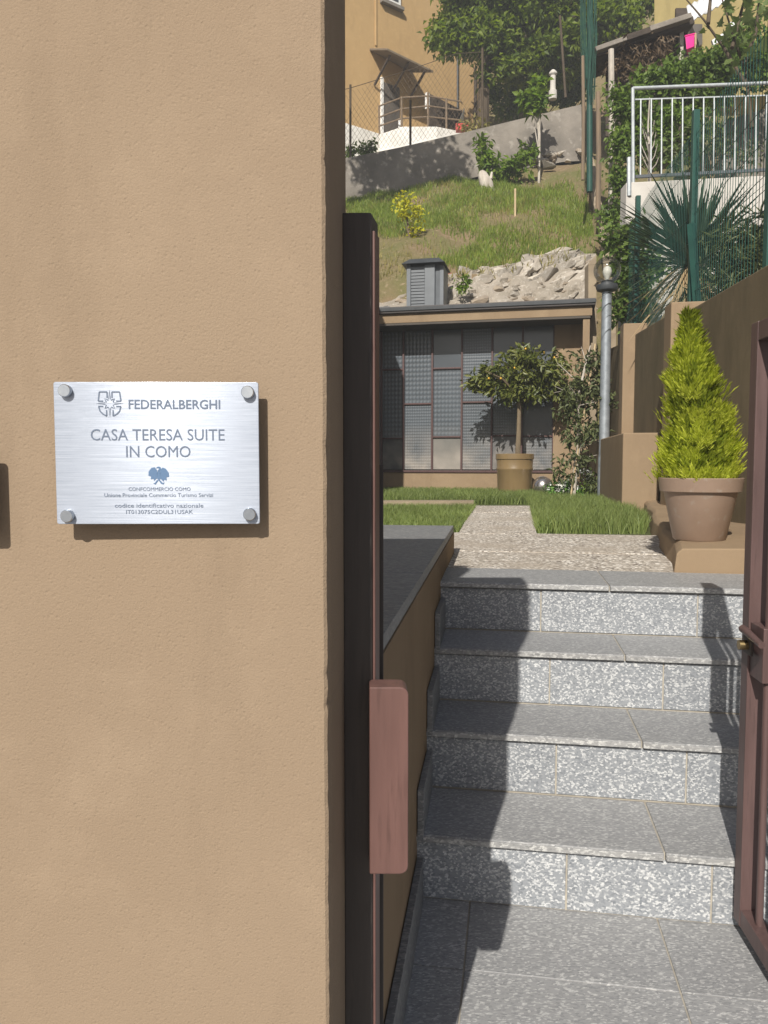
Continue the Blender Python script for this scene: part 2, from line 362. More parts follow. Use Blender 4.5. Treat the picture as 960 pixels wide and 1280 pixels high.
def glass(name, base, rough, pat=0):
    m, t, p, o = nodes(name); tc = t.nodes.new('ShaderNodeTexCoord')
    cv = coords(t)
    col = mixc(t, ramp(t, noise(t, cv, 1.6, 4), .35, .7), base, tuple(x*.72 for x in base))
    p.inputs['Roughness'].default_value = rough; p.inputs['Specular IOR Level'].default_value = .7
    if pat:
        mp = t.nodes.new('ShaderNodeMapping'); t.links.new(tc.outputs['Object'], mp.inputs[0])
        mp.inputs['Rotation'].default_value = (0, 0, R(14.8))
        sx = t.nodes.new('ShaderNodeSeparateXYZ'); t.links.new(mp.outputs[0], sx.inputs[0])
        def sn(sock_expr):
            s_ = N(t, 'ShaderNodeMath', operation='SINE'); t.links.new(sock_expr, s_.inputs[0]); return s_.outputs[0]
        a = N(t, 'ShaderNodeMath', operation='MULTIPLY'); a.inputs[1].default_value = pat; t.links.new(sx.outputs[0], a.inputs[0])
        b = N(t, 'ShaderNodeMath', operation='MULTIPLY'); b.inputs[1].default_value = pat*.8; t.links.new(sx.outputs[2], b.inputs[0])
        q = N(t, 'ShaderNodeMath', operation='ADD'); t.links.new(a.outputs[0], q.inputs[0]); t.links.new(b.outputs[0], q.inputs[1])
        r = N(t, 'ShaderNodeMath', operation='SUBTRACT'); t.links.new(a.outputs[0], r.inputs[0]); t.links.new(b.outputs[0], r.inputs[1])
        h = N(t, 'ShaderNodeMath', operation='MULTIPLY'); t.links.new(sn(q.outputs[0]), h.inputs[0]); t.links.new(sn(r.outputs[0]), h.inputs[1])
        t.links.new(bumpn(t, h.outputs[0], .28, .006), p.inputs['Normal'])
        col = mixc(t, ramp(t, h.outputs[0], 0., .7), col, tuple(min(1, x*1.38) for x in base))
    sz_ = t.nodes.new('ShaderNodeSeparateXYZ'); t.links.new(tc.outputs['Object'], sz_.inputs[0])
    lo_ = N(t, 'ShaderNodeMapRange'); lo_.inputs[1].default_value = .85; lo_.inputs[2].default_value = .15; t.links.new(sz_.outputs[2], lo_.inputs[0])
    refl = N(t, 'ShaderNodeMath', operation='MULTIPLY'); t.links.new(lo_.outputs[0], refl.inputs[0]); t.links.new(ramp2(t, noise(t, cv, 2.3, 3), .0, 1.1), refl.inputs[1])
    col = mixc(t, refl.outputs[0], col, (.42, .37, .32))  # pale warm blurred reflections painted into the colour low on every pane
    t.links.new(col, p.inputs['Base Color'])
    return m
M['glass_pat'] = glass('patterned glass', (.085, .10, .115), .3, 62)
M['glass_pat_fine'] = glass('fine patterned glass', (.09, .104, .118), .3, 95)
M['glass_clear'] = glass('plain glass', (.075, .087, .10), .22)
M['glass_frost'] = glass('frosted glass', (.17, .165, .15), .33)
def clearglass():
    m, t, p, o = nodes('clear globe'); p.inputs['Base Color'].default_value = (.75, .78, .78, 1)
    p.inputs['Roughness'].default_value = .08; p.inputs['Transmission Weight'].default_value = 0
    tr = t.nodes.new('ShaderNodeBsdfTransparent'); tr.inputs[0].default_value = (.8, .81, .8, 1)
    fr = N(t, 'ShaderNodeFresnel', IOR=1.45); gl = N(t, 'ShaderNodeBsdfGlossy', Roughness=.08)
    mx = t.nodes.new('ShaderNodeMixShader'); fm_ = N(t, 'ShaderNodeMath', operation='MULTIPLY'); fm_.inputs[1].default_value = .6; t.links.new(fr.outputs[0], fm_.inputs[0]); t.links.new(fm_.outputs[0], mx.inputs[0]); t.links.new(tr.outputs[0], mx.inputs[1]); t.links.new(gl.outputs[0], mx.inputs[2])
    t.links.new(mx.outputs[0], o.inputs[0]); return m
M['clear'] = clearglass()
def brushed():
    m, t, p, o = nodes('brushed aluminium'); cv = coords(t, (2.2, 1, 260))
    n1 = noise(t, cv, 6, 5, .6)
    col = mixc(t, ramp(t, n1, .3, .7), (.35, .39, .46), (.50, .54, .62)); t.links.new(col, p.inputs['Base Color'])
    p.inputs['Metallic'].default_value = .30; p.inputs['Specular IOR Level'].default_value = 0; p.inputs['Anisotropic'].default_value = .98; p.inputs['Anisotropic Rotation'].default_value = .25
    t.links.new(ramp2(t, n1, .20, .245), p.inputs['Roughness'])
    tg = t.nodes.new('ShaderNodeTangent'); tg.direction_type = 'UV_MAP'
    t.links.new(tg.outputs[0], p.inputs['Tangent'])
    t.links.new(bumpn(t, n1, .12, .0006), p.inputs['Normal']); return m
M['brushed'] = brushed()
M['screw'] = pm('satin steel screw', (.50, .53, .56), (.40, .43, .47), 80, .38, metal=1)

# ================================================================== GROUND AND STAIRS
A = Vector((math.sin(PSI), math.cos(PSI), 0)); B = Vector((math.cos(PSI), -math.sin(PSI), 0)); Z = Vector((0, 0, 1))
def st(s, t, z): return A*s + B*t + Z*z
ax3 = (B, A, Z)
def ST(px, py, z):
    p = Gz(px, py, z); return p.dot(A), p.dot(B)
RISE, TR, D1, NOS = .17, .277, 1.872, .012
TOPZ = 4*RISE
street = MB(); street.add([(-400, -400, -.03), (400, -400, -.03), (400, 900, -.03), (-400, 900, -.03)], [(0, 1, 2, 3)])
tag(street.build('ground', M['asphalt']), kind='structure')

TL, TRT = -.30, 1.235        # left / right ends of the stairs
# landing with its own tiles
land = MB(); land.box(st(.72, .4, -.0165), (2.4, 2.36, .025), ax3)
landing = tag(land.build('landing', M['grout']), kind='structure')
jt = ST(838, 1200, 0)[1]; js = ST(780, 1233, 0)[0]
cuts_t = [-.72, jt-.9+.45, jt, jt+.62, 1.6]; cuts_s = [-.45, js-.80, js-.4, js, D1+.03]
for i in range(len(cuts_t)-1):
    for j in range(len(cuts_s)-1):
        t0, t1, s0, s1 = cuts_t[i], cuts_t[i+1], cuts_s[j], cuts_s[j+1]
        m = MB().box(st((s0+s1)/2, (t0+t1)/2, -.008), (t1-t0-.004, s1-s0-.004, .016), ax3)
        m.build('tile', M['tread'], landing, bevel=.001, seg=1)
stairs = thing('stone_stairs', 'four grey granite steps climbing to the garden with pale joints', 'steps', tuple(st(D1, .45, 0)))
core = MB()
for k in range(4):
    s0 = D1+k*TR+.002; core.box(st((s0+D1+1.36)/2, (TL+TRT)/2, k*RISE+RISE/2-.004), (TRT-TL, D1+1.36-s0, RISE-.0015), ax3)
core.build('step_core', M['grout'], stairs)
rj = [(708, 890), (695, 858), (687, 829), (676, 872)]; tj = [(813, 1020), (790, 900), (772, 803), (754, 722)]
for k in range(4):
    s = D1+k*TR
    z0, z1 = k*RISE, (k+1)*RISE-.022
    pts = [TL]+[ (lambda p: p.dot(B))(hit(x, 1095 if k == 0 else 960 if k == 1 else 852 if k == 2 else 760, st(s, 0, 0), A)) for x in rj[k]]+[TRT]
    for a, b in zip(pts[:-1], pts[1:]):
        MB().box(st(s+.008, (a+b)/2, (z0+z1)/2+.001), (b-a-.0045, .02, z1-z0-.004), ax3).build('riser_slab', M['riser'], stairs, bevel=.001, seg=1)
    depth = TR+NOS if k < 3 else .36+NOS
    zt = (k+1)*RISE
    tt = ST(tj[k][0], tj[k][1], zt)[1]
    for a, b in ((TL, tt), (tt, TRT)):
        o = MB().box(st(s-NOS+depth/2-.002, (a+b)/2, zt-.010), (b-a-.0045, depth-.004, .02), ax3).build('tread_slab', M['tread'], stairs, bevel=.003, seg=2)
        # slightly paler front arris
        MB().box(st(s-NOS-.0022, (a+b)/2, zt-.0105), (b-a-.007, .004, .014), ax3).build('nosing_edge', M['nosing'], o, bevel=.001, seg=1)

# left parapet with its stone coping
PZ = W(567, 657, 3.6).z
cpe0 = Gz(479, 793, PZ); cpe1 = Gz(567, 657, PZ)
pa = cpe1-cpe0; pa.z = 0; pa.normalize(); pb = Vector((pa.y, -pa.x, 0))
pf0 = cpe0+pb*.003; pf0.z = 0; pf1 = cpe1+pb*.003; pf1.z = 0; PL = (pf1-pf0).length
par = thing('parapet_wall', 'low stucco parapet beside the steps capped with grey stone slabs', 'low wall', tuple(pf0))
MB().box(pf0+pa*(PL/2-.07)-pb*.30+Z*((PZ-.03)/2-.02), (.60, PL+.13, PZ-.03+.04), (pb, pa, Z)).build('wall_body', M['stucco_far'], par)
for i, (a, b) in enumerate(((-.13, .75), (.75, 1.65), (1.65, PL))):
    MB().box(pf0+pa*((a+b)/2)-pb*.313+Z*(PZ-.015), (.62, b-a-.003, .03), (pb, pa, Z)).build('coping_slab', M['slabstone'], par, bevel=.002)
for k in range(4):     # stepped skirting along the parapet
    a = (D1-.60 if k == 0 else D1+(k-1)*TR)-pf0.y; b = D1+k*TR-pf0.y-.002
    if k == 4: b = PL-.02
    MB().box(pf0+pa*((a+b)/2)+pb*.010+Z*(k*RISE+.05), (.016, b-a, .13), (pb, pa, Z)).build('skirting_slab', M['slabstone'], par, bevel=.0015)

# garden surface
gm = MB(); gm.add([tuple(st(D1+1.17, -6, TOPZ-.03)), tuple(st(D1+1.17, 9, TOPZ-.03)), tuple(st(16, 9, TOPZ-.03)), tuple(st(16, -6, TOPZ-.03))], [(0, 1, 2, 3)])
tag(gm.build('garden_ground', M['turf']), kind='structure')
fm = MB(); fm.prism([st(D1+1.17, -6, TOPZ-.031), st(D1+1.17, 9, TOPZ-.031), st(D1+1.19, 9, TOPZ-.031), st(D1+1.19, -6, TOPZ-.031)], (0, 0, -.75))
tag(fm.build('garden_bank', M['grout']), kind='structure')
s_top = D1+3*TR+.36
def path_slab(poly, z, parent):
    return MB().prism([Vector((p.x, p.y, z-.05)) for p in poly], (0, 0, .05)).build('path_slab', M['aggregate'], parent, bevel=.003)
path = tag(MB().prism([st(s_top, -.1, TOPZ-.056), st(s_top, 1.2, TOPZ-.056), st(9.2, .6, TOPZ-.056), st(9.2, -.9, TOPZ-.056)], (0, 0, .02)).build('path', M['grout']), kind='structure')
g = lambda x, y: Gz(x, y, TOPZ)
e_ = A*.004
ygap = .006
s_a = ST(700, 690, TOPZ)[0]; s_b = ST(740, 667.5, TOPZ)[0]
t_r = ST(840, 712, TOPZ)[1]; t_r2 = ST(800, 667, TOPZ)[1]
t_l = pf1.dot(B)-.02
path_slab([st(s_top+.002, t_l-.1, 0), st(s_top+.002, 1.2, 0), st(s_a, 1.2, 0), st(s_a, t_l-.1, 0)], TOPZ-.004, path)
path_slab([st(s_a+ygap, t_l-.1, 0), st(s_a+ygap, 1.2, 0), st(s_b, 1.2, 0), st(s_b, t_l-.15, 0)], TOPZ-.002, path)
q = [g(578, 667), g(672, 667), g(664, 650), g(586, 650)]
def narrow(y0, y1, z):
    xl = lambda y: 592-.69*(y-632)*.8; xr = lambda y: 662+.26*(y-632)
    p = [Gz(xl(y0), y0, TOPZ), Gz(xr(y0), y0, TOPZ), Gz(xr(y1), y1, TOPZ), Gz(xl(y1), y1, TOPZ)]
    path_slab(p, z, path)
narrow(666.8, 650.2, TOPZ); narrow(649.9, 640.4, TOPZ-.003); narrow(640.2, 632, TOPZ)
kb = MB().prism([Gz(470, 633.5, TOPZ-.03), Gz(592, 633, TOPZ-.03), Gz(592, 631.4, TOPZ-.03), Gz(470, 631.8, TOPZ-.03)], (0, 0, .055))
tag(kb.build('edging_kerb', M['kerb']), kind='structure')
# lawn blades
def blades(n, region, z, hmin, hmax, wd, mat, name, inside, zf=None):
    xs = rng.uniform(region[0], region[1], n); ys = rng.uniform(region[2], region[3], n)
    k = inside(xs, ys); xs, ys = xs[k], ys[k]; n = len(xs)
    zz = np.full(n, z) if zf is None else zf(xs, ys)
    h = rng.uniform(hmin, hmax, n); a = rng.uniform(0, 2*np.pi, n); b = rng.uniform(0, 2*np.pi, n); lean = rng.uniform(.05, .7, n)
    p = np.stack([xs, ys, zz], 1); s = np.stack([np.cos(a), np.sin(a), np.zeros(n)], 1)*(wd*(.6+.8*rng.random(n)))[:, None]*.5
    l = np.stack([np.cos(b)*lean, np.sin(b)*lean, np.ones(n)], 1)*h[:, None]
    l2 = np.stack([np.cos(b)*lean*.35, np.sin(b)*lean*.35, np.ones(n)*.62], 1)*h[:, None]
    v = np.stack([p-s, p+s, p+l2+s*.7, p+l2-s*.7, p+l], 1).reshape(-1, 3); i = np.arange(n)[:, None]*5
    f = np.concatenate([i+np.array([[0, 1, 2]]), i+np.array([[0, 2, 3]]), i+np.array([[3, 2, 4]])], 0)
    return tag(fast_mesh(name, v, f, mat), kind='stuff')
def poly_in(poly):
    P = np.array([(p.x, p.y) for p in poly])
    def f(x, y):
        c = np.zeros(len(x), bool); j = len(P)-1
        for i in range(len(P)):
            with np.errstate(divide='ignore', invalid='ignore'):
                k = ((P[i, 1] > y) != (P[j, 1] > y)) & (x < (P[j, 0]-P[i, 0])*(y-P[i, 1])/(P[j, 1]-P[i, 1]+1e-12)+P[i, 0])
            c ^= k; j = i
        return c
    return f
rg = poly_in([g(671, 667), g(805, 667.5), g(812, 650), Vector((2.2, 7, 0)), Vector((3.1, 10.2, 0)), Vector((1.8, 10.7, 0)), g(664, 632)])
lg = poly_in([g(430, 658), g(572, 664), g(594, 633.6), g(430, 634.2)])
bgk = poly_in([g(430, 631.2), g(668, 631.4), Vector((2.1, 10.8, 0)), Vector((-.8, 11.6, 0))])
tag(blades(90000, (.7, 3.2, 4.8, 10.9), TOPZ-.03, .05, .13, .006, M['grass'], 'lawn_grass', rg), kind='stuff')
tag(blades(90000, (-.6, 1.4, 4.5, 9.5), TOPZ-.03, .04, .085, .006, M['grass'], 'lawn_grass', lg), kind='stuff')
tag(blades(70000, (-1.2, 2.4, 8.2, 11.8), TOPZ-.03, .05, .13, .008, M['grass'], 'lawn_grass', bgk), kind='stuff')

# ================================================================== ENTRANCE WALL, PLAQUE, GATE
WY = .79; XE = -.0592
WTOP = 2.10
ew = thing('entrance_wall', 'tall sunlit tan stucco wall filling the left foreground', 'wall', (XE, WY, 0))
nz = 260; vs = []; fs = []
for i in range(nz+1):
    z = -.03+(WTOP+.03)*i/nz
    jw = .6*(jw if i else 0)+(rnd.random()-.5)*.0007; j = jw+(rnd.random()-.5)*.0005+(-.0016*rnd.random() if rnd.random() < .06 else 0)
    vs += [(-1.9, WY, z), (XE-.02, WY, z), (XE-.0035+j*.4, WY+.0004, z), (XE+j, WY+.003, z), (XE+.003+j*.5, WY+.02, z), (-.0475, .975, z), (-.0495, .985, z), (-1.9, .985, z)]
for i in range(nz):
    for k in range(8):
        fs.append((i*8+k, i*8+(k+1) % 8, (i+1)*8+(k+1) % 8, (i+1)*8+k))
fs.append(tuple(range(8))); fs.append(tuple(nz*8+k for k in range(8)))
wm = MB(); wm.add(vs, fs); wo = wm.build('wall_body', M['stucco'], ew)
MB().box((-1.1, .868, WTOP+.15), (1.54, .15, .32)).build('wall_top_course', M['stucco'], ew, bevel=.006)

# aluminium plaque
sc_ = WY-.022
pl = lambda px, py, Y=sc_: W(px, py, Y)
c = pl(197.5, 566); ZS = 0
SW, SH = (323-69.5)/F*sc_*.998, .0
tl_ = pl(67.5, 477); br_ = pl(324, 655); bl_ = pl(72, 655); tr_ = pl(323, 478)
sx0 = (tl_.x+bl_.x)/2; sx1 = (tr_.x+br_.x)/2; sz1 = (tl_.z+tr_.z)/2; sz0 = (bl_.z+br_.z)/2
sign = thing('plaque', 'brushed aluminium name plaque held by four round screws on the stucco wall', 'sign', ((sx0+sx1)/2, sc_, (sz0+sz1)/2))
SCX, SCZ = (sx0+sx1)/2, (sz0+sz1)/2; SW, SH = sx1-sx0, sz1-sz0
def rrect(w_, h_, r, n=5):
    pts = []
    for cx, cz, a0 in ((w_/2-r, h_/2-r, 0), (-w_/2+r, h_/2-r, 90), (-w_/2+r, -h_/2+r, 180), (w_/2-r, -h_/2+r, 270)):
        for k in range(n+1):
            a = R(a0+90*k/n); pts.append((cx+r*math.cos(a), cz+r*math.sin(a)))
    return pts
def plate(name, cx, y, cz, w_, h_, r, th, mat, parent, bevel=.0006):
    o = MB().prism([Vector((cx+a, y, cz+b)) for a, b in rrect(w_, h_, r)], (0, th, 0)).build(name, mat, parent, bevel=bevel, seg=2)
    uv = o.data.uv_layers.new(name='UVMap')
    for lp in o.data.loops:
        v = o.data.vertices[lp.vertex_index].co; uv.data[lp.index].uv = (v.x*4, v.z*4)
    return o
plate('plate', SCX, sc_, SCZ, SW, SH, .0022, .0022, M['brushed'], sign)
for (px, py) in ((81.5, 488.5), (309, 490), (84.5, 645), (311.5, 643)):
    p = pl(px, py, sc_-.004)
    m = MB(); rr = .0063
    prof = [(rr, 0), (rr, .0050), (rr*.9, .0060), (rr*.88, .0060), (.0001, .0060)]
    n = 28; v = []; f = []
    for (r_, d_) in prof:
        for k in range(n):
            a = 2*math.pi*k/n; v.append((p.x+r_*math.cos(a), sc_-.0002-d_, p.z+r_*math.sin(a)))
    for i in range(len(prof)-1):
        for k in range(n): f.append((i*n+k, i*n+(k+1) % n, (i+1)*n+(k+1) % n, (i+1)*n+k))
    m.add(v, f); sc0 = m.build('screw', M['screw'], sign, smooth=True)
    MB().tube([(p.x, sc_+.0015, p.z), (p.x, WY+.002, p.z)], .004, 10).build('standoff', M['screw'], sc0)
def text(txt, x, z, size, mat, parent, y, bold=0, spacing=1.0, width=None):
    cu = bpy.data.curves.new('lettering', 'FONT'); cu.body = txt; cu.size = size; cu.align_x = 'CENTER'; cu.align_y = 'CENTER'
    cu.space_character = spacing; cu.offset = bold; cu.extrude = .00012; cu.resolution_u = 3
    t = bpy.data.objects.new('tmp', cu); COL.objects.link(t)
    dg = bpy.context.evaluated_depsgraph_get(); me = bpy.data.meshes.new_from_object(t.evaluated_get(dg))
    bpy.data.objects.remove(t); bpy.data.curves.remove(cu)
    co_ = np.zeros(len(me.vertices)*3); me.vertices.foreach_get('co', co_); co_ = co_.reshape(-1, 3)
    cx = (co_[:, 0].max()+co_[:, 0].min())/2; cz = (co_[:, 1].max()+co_[:, 1].min())/2
    k = 1 if width is None else width/(co_[:, 0].max()-co_[:, 0].min())
    o0 = wloc(parent)
    out = np.stack([(co_[:, 0]-cx)*k+x-o0.x, np.full(len(co_), y-o0.y)-co_[:, 2], (co_[:, 1]-cz)+z-o0.z], 1)
    me.vertices.foreach_set('co', out.ravel()); me.update()
    me.materials.clear(); me.materials.append(mat)
    return link_mesh('lettering', me, None, parent)
TY = sc_-.00025
def line(txt, x0, x1, yc, cap, bold=.0):
    a = pl(x0, yc); b = pl(x1, yc); h = cap/F*sc_
    return text(txt, (a.x+b.x)/2, (a.z+b.z)/2, h/.72, M['black'], sign, TY, bold, 1.0, b.x-a.x)
line('FEDERALBERGHI', 161, 275, 505.5, 11.5, .00018)
line('CASA TERESA SUITE', 114, 280.5, 543.5, 14.5)
line('IN COMO', 158, 238, 564.5, 14.5)
line('CONFCOMMERCIO COMO', 161, 238, 611.3, 4.6)
line('Unione Provinciale Commercio Turismo Servizi', 131, 266, 618.8, 4.8)
line('codice identificativo nazionale', 144, 254, 631.8, 5.4)
line('IT013075C2DUL31USAK', 158, 241, 639.8, 5.0)
# compass emblem: a four pointed long star, eight short rays and a divided shield
em = MB(); ec = pl(137.5, 504.5); U = 1/F*sc_
def ep(x, z): return Vector((ec.x+x*U, TY, ec.z+z*U))
def flat(m, pts): m.prism([ep(*p) for p in pts], (0, -.00012, 0))
for a in range(4):
    ca, sa = math.cos(a*math.pi/2), math.sin(a*math.pi/2)
    ro = lambda x, z: (x*ca-z*sa, x*sa+z*ca)
    flat(em, [ro(5.5, 1.5), ro(5.5, .7), ro(17, 0), ]); flat(em, [ro(5.5, -.7), ro(5.5, -1.5), ro(17, 0)])
    ca, sa = math.cos(a*math.pi/2+math.pi/4), math.sin(a*math.pi/2+math.pi/4)
    ro = lambda x, z: (x*ca-z*sa, x*sa+z*ca)
    flat(em, [ro(4, 2.6), ro(4.2, .9), ro(9, .0)]); flat(em, [ro(4.2, -.9), ro(4, -2.6), ro(9, 0)])
def strokes(pts, wd=1.6):
    for (x0, z0), (x1, z1) in zip(pts[:-1], pts[1:]):
        d = Vector((x1-x0, z1-z0)).normalized(); nx, nz_ = -d.y*wd/2, d.x*wd/2
        flat(em, [(x0+nx, z0+nz_), (x0-nx, z0-nz_), (x1-nx, z1-nz_), (x1+nx, z1+nz_)])
for sg in (-1, 1):
    strokes([(sg*3, 7), (sg*3, 14.3), (sg*12.5, 14.3), (sg*14, 3), (sg*8, 3)])
    strokes([(sg*8, -3.5), (sg*13.8, -3.5), (sg*12, -9.5), (sg*8.5, -13), (sg*4, -15.5), (sg*4, -8)])
em.build('emblem', M['black'], sign)
# eagle emblem
eg = MB(); ec2 = pl(198.5, 594.5)
def ep2(x, z): return Vector((ec2.x+x*U, TY, ec2.z+z*U))
for pts in ([(-2, 7), (-5, 10.5), (-9, 9.5), (-12.5, 5), (-12.8, 0), (-9.5, -1), (-10, -4.5), (-6.5, -4), (-6, -6.5), (-2, -3), (-1.5, 3)],
            [(2, 7), (5, 10), (9, 8.5), (12.5, 3.5), (12.8, -1.5), (9.5, -2), (9.8, -6), (6.5, -5), (6, -7.5), (2, -4), (1.5, 3)],
            [(-2.2, 3), (-2, -4), (0, -6.5), (2, -4), (2.2, 3), (1.2, 6.2), (-.5, 6.5)],
            [(-1.5, 6), (1.3, 5.5), (3.2, 8.5), (2, 11), (-1, 11.3), (-3.6, 9.2), (-.5, 9.3), (.4, 8)],
            [(-2, -5), (-4.8, -9), (-7, -9.5), (-4.5, -11.2), (-2.6, -8.8), (-.6, -6)],
            [(1.5, -5.5), (4.5, -9), (7, -8.5), (5.5, -11), (2.5, -10), (.2, -6.5)]):
    eg.prism([ep2(*p) for p in pts], (0, -.00012, 0))
eg.build('emblem', pm('eagle print', (.12, .20, .33), None, rough=.5), sign)

sign.rotation_euler = (0, 0, R(1.0))
# second plaque, just outside the frame on the left, whose shadow enters
sp = thing('plaque', 'narrow plaque at the far left edge of the stucco wall', 'sign', (W(-30, 620, sc_).x, sc_, W(-30, 620, sc_).z))
a_ = W(-12, 560, sc_); b_ = W(-12, 668, sc_)
plate('plate', a_.x-.05, sc_, (a_.z+b_.z)/2, .1, a_.z-b_.z, .004, .003, M['brushed'], sp)

# left gate post with lock keep
GY = .935
gp = thing('gate_post', 'dark iron gate post with a red brown lock box beside the stucco wall', 'gate post', (-.03, GY, 0))
gx0, gx1 = W(428, 640, GY).x, W(464.5, 640, GY).x
ztop = W(446, 265, GY).z
ga = R(10); gu = Vector((math.cos(R(2)), -math.sin(R(2)), 0)); gv = Vector((math.sin(ga), math.cos(ga), 0))
MB().prism([Vector((gx0, GY+.001, 0)), Vector((gx1, GY, 0)), Vector((gx1, GY, 0))+gv*.045, Vector((gx0, GY+.046, 0))], (0, 0, ztop)).build('post', M['iron_dark'], gp, bevel=.0025)
e0 = Vector((gx1+.0008, GY+.006, 0))
MB().prism([e0, e0+Vector((.0035, 0, 0)), e0+Vector((.0035, 0, 0))+gv*.03, e0+gv*.03], (0, 0, ztop-.02)).build('edge_strip', M['iron_red'], gp, bevel=.001)
e1 = e0+gv*.055+Vector((-.008, 0, 0))
MB().prism([e1, e1+Vector((.012, 0, 0)), e1+Vector((.012, .006, 0)), e1+Vector((0, .006, 0))], (0, 0, ztop-.3)).build('stop_flat', M['iron_dark'], gp, bevel=.001)
KY = .905
kx0, kx1 = W(462, 975, KY).x, W(510.5, 975, KY).x
kz1, kz0 = W(486, 859, KY).z, W(486, 1093, KY).z
kw, kh = kx1-kx0, kz1-kz0
rr = .010; kp = [(kx0, kz0), (kx1-rr, kz0)]+[(kx1-rr+rr*math.sin(R(a)), kz0+rr-rr*math.cos(R(a))) for a in (22, 45, 67, 90)]+[(kx1-rr+rr*math.cos(R(a)), kz1-rr+rr*math.sin(R(a))) for a in (0, 22, 45, 67, 90)]+[(kx0, kz1)]
MB().prism([Vector((x, KY, z)) for x, z in kp], (-.0012, .034, 0)).build('lock_keep', M['iron_red'], gp, bevel=.0016, seg=3)

# right gate leaf, swung open along the steps
zb = .035
sb = Gz(916.5, 1146, zb)                        # far lower left corner of the free stile
lf = thing('gate_leaf', 'brown iron gate leaf standing open at the right edge with a brass handle', 'gate', (sb.x, sb.y, 0))
la = (Gz(960, 1216, zb)-Gz(918, 1147, zb)); la.z = 0; la.normalize()      # towards the hinge
lb = Vector((-la.y, la.x, 0)); lb = lb if lb.x > 0 else -lb            # thickness direction, to the right
SWD = .042
ztp = W(936, 402, (sb+la*.03).y).z
def lbx(a0, a1, b0, b1, z0, z1, name, mat, parent=lf, bevel=.002):
    p = sb.copy(); p.z = 0
    return MB().prism([p+la*a0+lb*b0+Z*z0, p+la*a1+lb*b0+Z*z0, p+la*a1+lb*b1+Z*z0, p+la*a0+lb*b1+Z*z0], (0, 0, z1-z0)).build(name, mat, parent, bevel=bevel)
LW = .80
lbx(0, SWD*.95, 0, SWD, zb, ztp, 'stile', M['iron_gate'])
lbx(LW-SWD, LW, 0, SWD, zb, ztp, 'stile', M['iron_gate'])
lbx(SWD*.95, LW-SWD, .001, SWD-.001, zb, zb+.042, 'bottom_rail', M['iron_gate'])
lbx(SWD*.95, LW-SWD, .001, SWD-.001, ztp-.043, ztp-.001, 'top_rail', M['iron_gate'])
nb = 7
for i in range(nb):
    a = SWD+.055+i*(LW-2*SWD-.11)/(nb-1)
    p = sb+la*a+lb*(SWD/2); MB().tube([(p.x, p.y, zb+.042), (p.x, p.y, ztp-.043)], .008, 10).build('bar', M['iron_gate'], lf, smooth=True)
zh = W(945, 806, sb.y-.05).z
lc = lbx(SWD*.95, SWD*.95+.075, .004, SWD-.004, zh-.07, zh+.05, 'lock_case', M['iron_gate'])
MB().prism([sb+la*.03+lb*(-.001)+Z*(zh-zb-.02), sb+la*.03+lb*(-.001)+Z*(zh-zb+.032), sb+la*.075+lb*(-.001)+Z*(zh-zb+.032), sb+la*.075+lb*(-.001)+Z*(zh-zb-.02)], lb*-.006).build('handle_plate', M['iron_dark'], lf, bevel=.001)
hp = sb+la*.052-lb*.003; hp.z = zh
MB().tube([hp+lb*.002, hp-lb*.022], .011, 16).build('spindle', M['brass'], lf, smooth=True)
hq = hp-lb*.010-la*.012+Z*.034
MB().tube([hq, hq+la*.03-Z*.002, hq+la*.11-Z*.012], [.009, .0085, .007], 14).build('lever', M['iron_gate'], lf, smooth=True)

# ================================================================== RIGHT RETAINING WALL AND LEDGE
TW = 1.235
def wall_pt(s, z, off=0): return st(s, TW+off, z)
def s_at(px, off=0):      # distance along the wall where the face passes image column px
    k = (px-480)/F
    # x = s sin + t cos ; y = s cos - t sin ; x/y = k/..  (camera depth ~ y)
    t = TW+off
    return (k*t*math.sin(PSI)+t*math.cos(PSI))/(k*math.cos(PSI)-math.sin(PSI))
rw = thing('retaining_wall', 'weathered tan stucco retaining wall running up the right side of the garden', 'wall', tuple(wall_pt(4, 0)))
sA, sB, sC, sD = s_at(960)-2.6, s_at(847), s_at(784), s_at(757)
zA = W(960, 325, wall_pt(s_at(960), 0).y).z; zB = W(848, 393, wall_pt(sB, 0).y).z
zAA = zA-(zB-zA)/(sB-s_at(960))*2.6
def wall_run(s0, z0, s1, z1, off, th, mat, name='wall_body', n=1):
    p = [wall_pt(s0, -.02, off), wall_pt(s1, -.02, off), wall_pt(s1, z1, off), wall_pt(s0, z0, off)]
    return MB().prism(p, B*th).build(name, mat, rw, bevel=.008)
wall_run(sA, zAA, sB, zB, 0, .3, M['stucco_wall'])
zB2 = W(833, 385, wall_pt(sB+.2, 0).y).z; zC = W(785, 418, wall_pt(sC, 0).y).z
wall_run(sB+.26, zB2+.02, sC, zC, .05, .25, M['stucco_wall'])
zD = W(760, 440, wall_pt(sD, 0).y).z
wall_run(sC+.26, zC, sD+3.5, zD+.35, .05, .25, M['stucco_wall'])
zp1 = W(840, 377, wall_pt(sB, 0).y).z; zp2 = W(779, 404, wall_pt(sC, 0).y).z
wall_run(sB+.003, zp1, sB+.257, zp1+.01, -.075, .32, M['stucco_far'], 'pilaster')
wall_run(sC+.003, zp2, sC+.257, zp2+.01, -.07, .32, M['stucco_far'], 'pilaster')
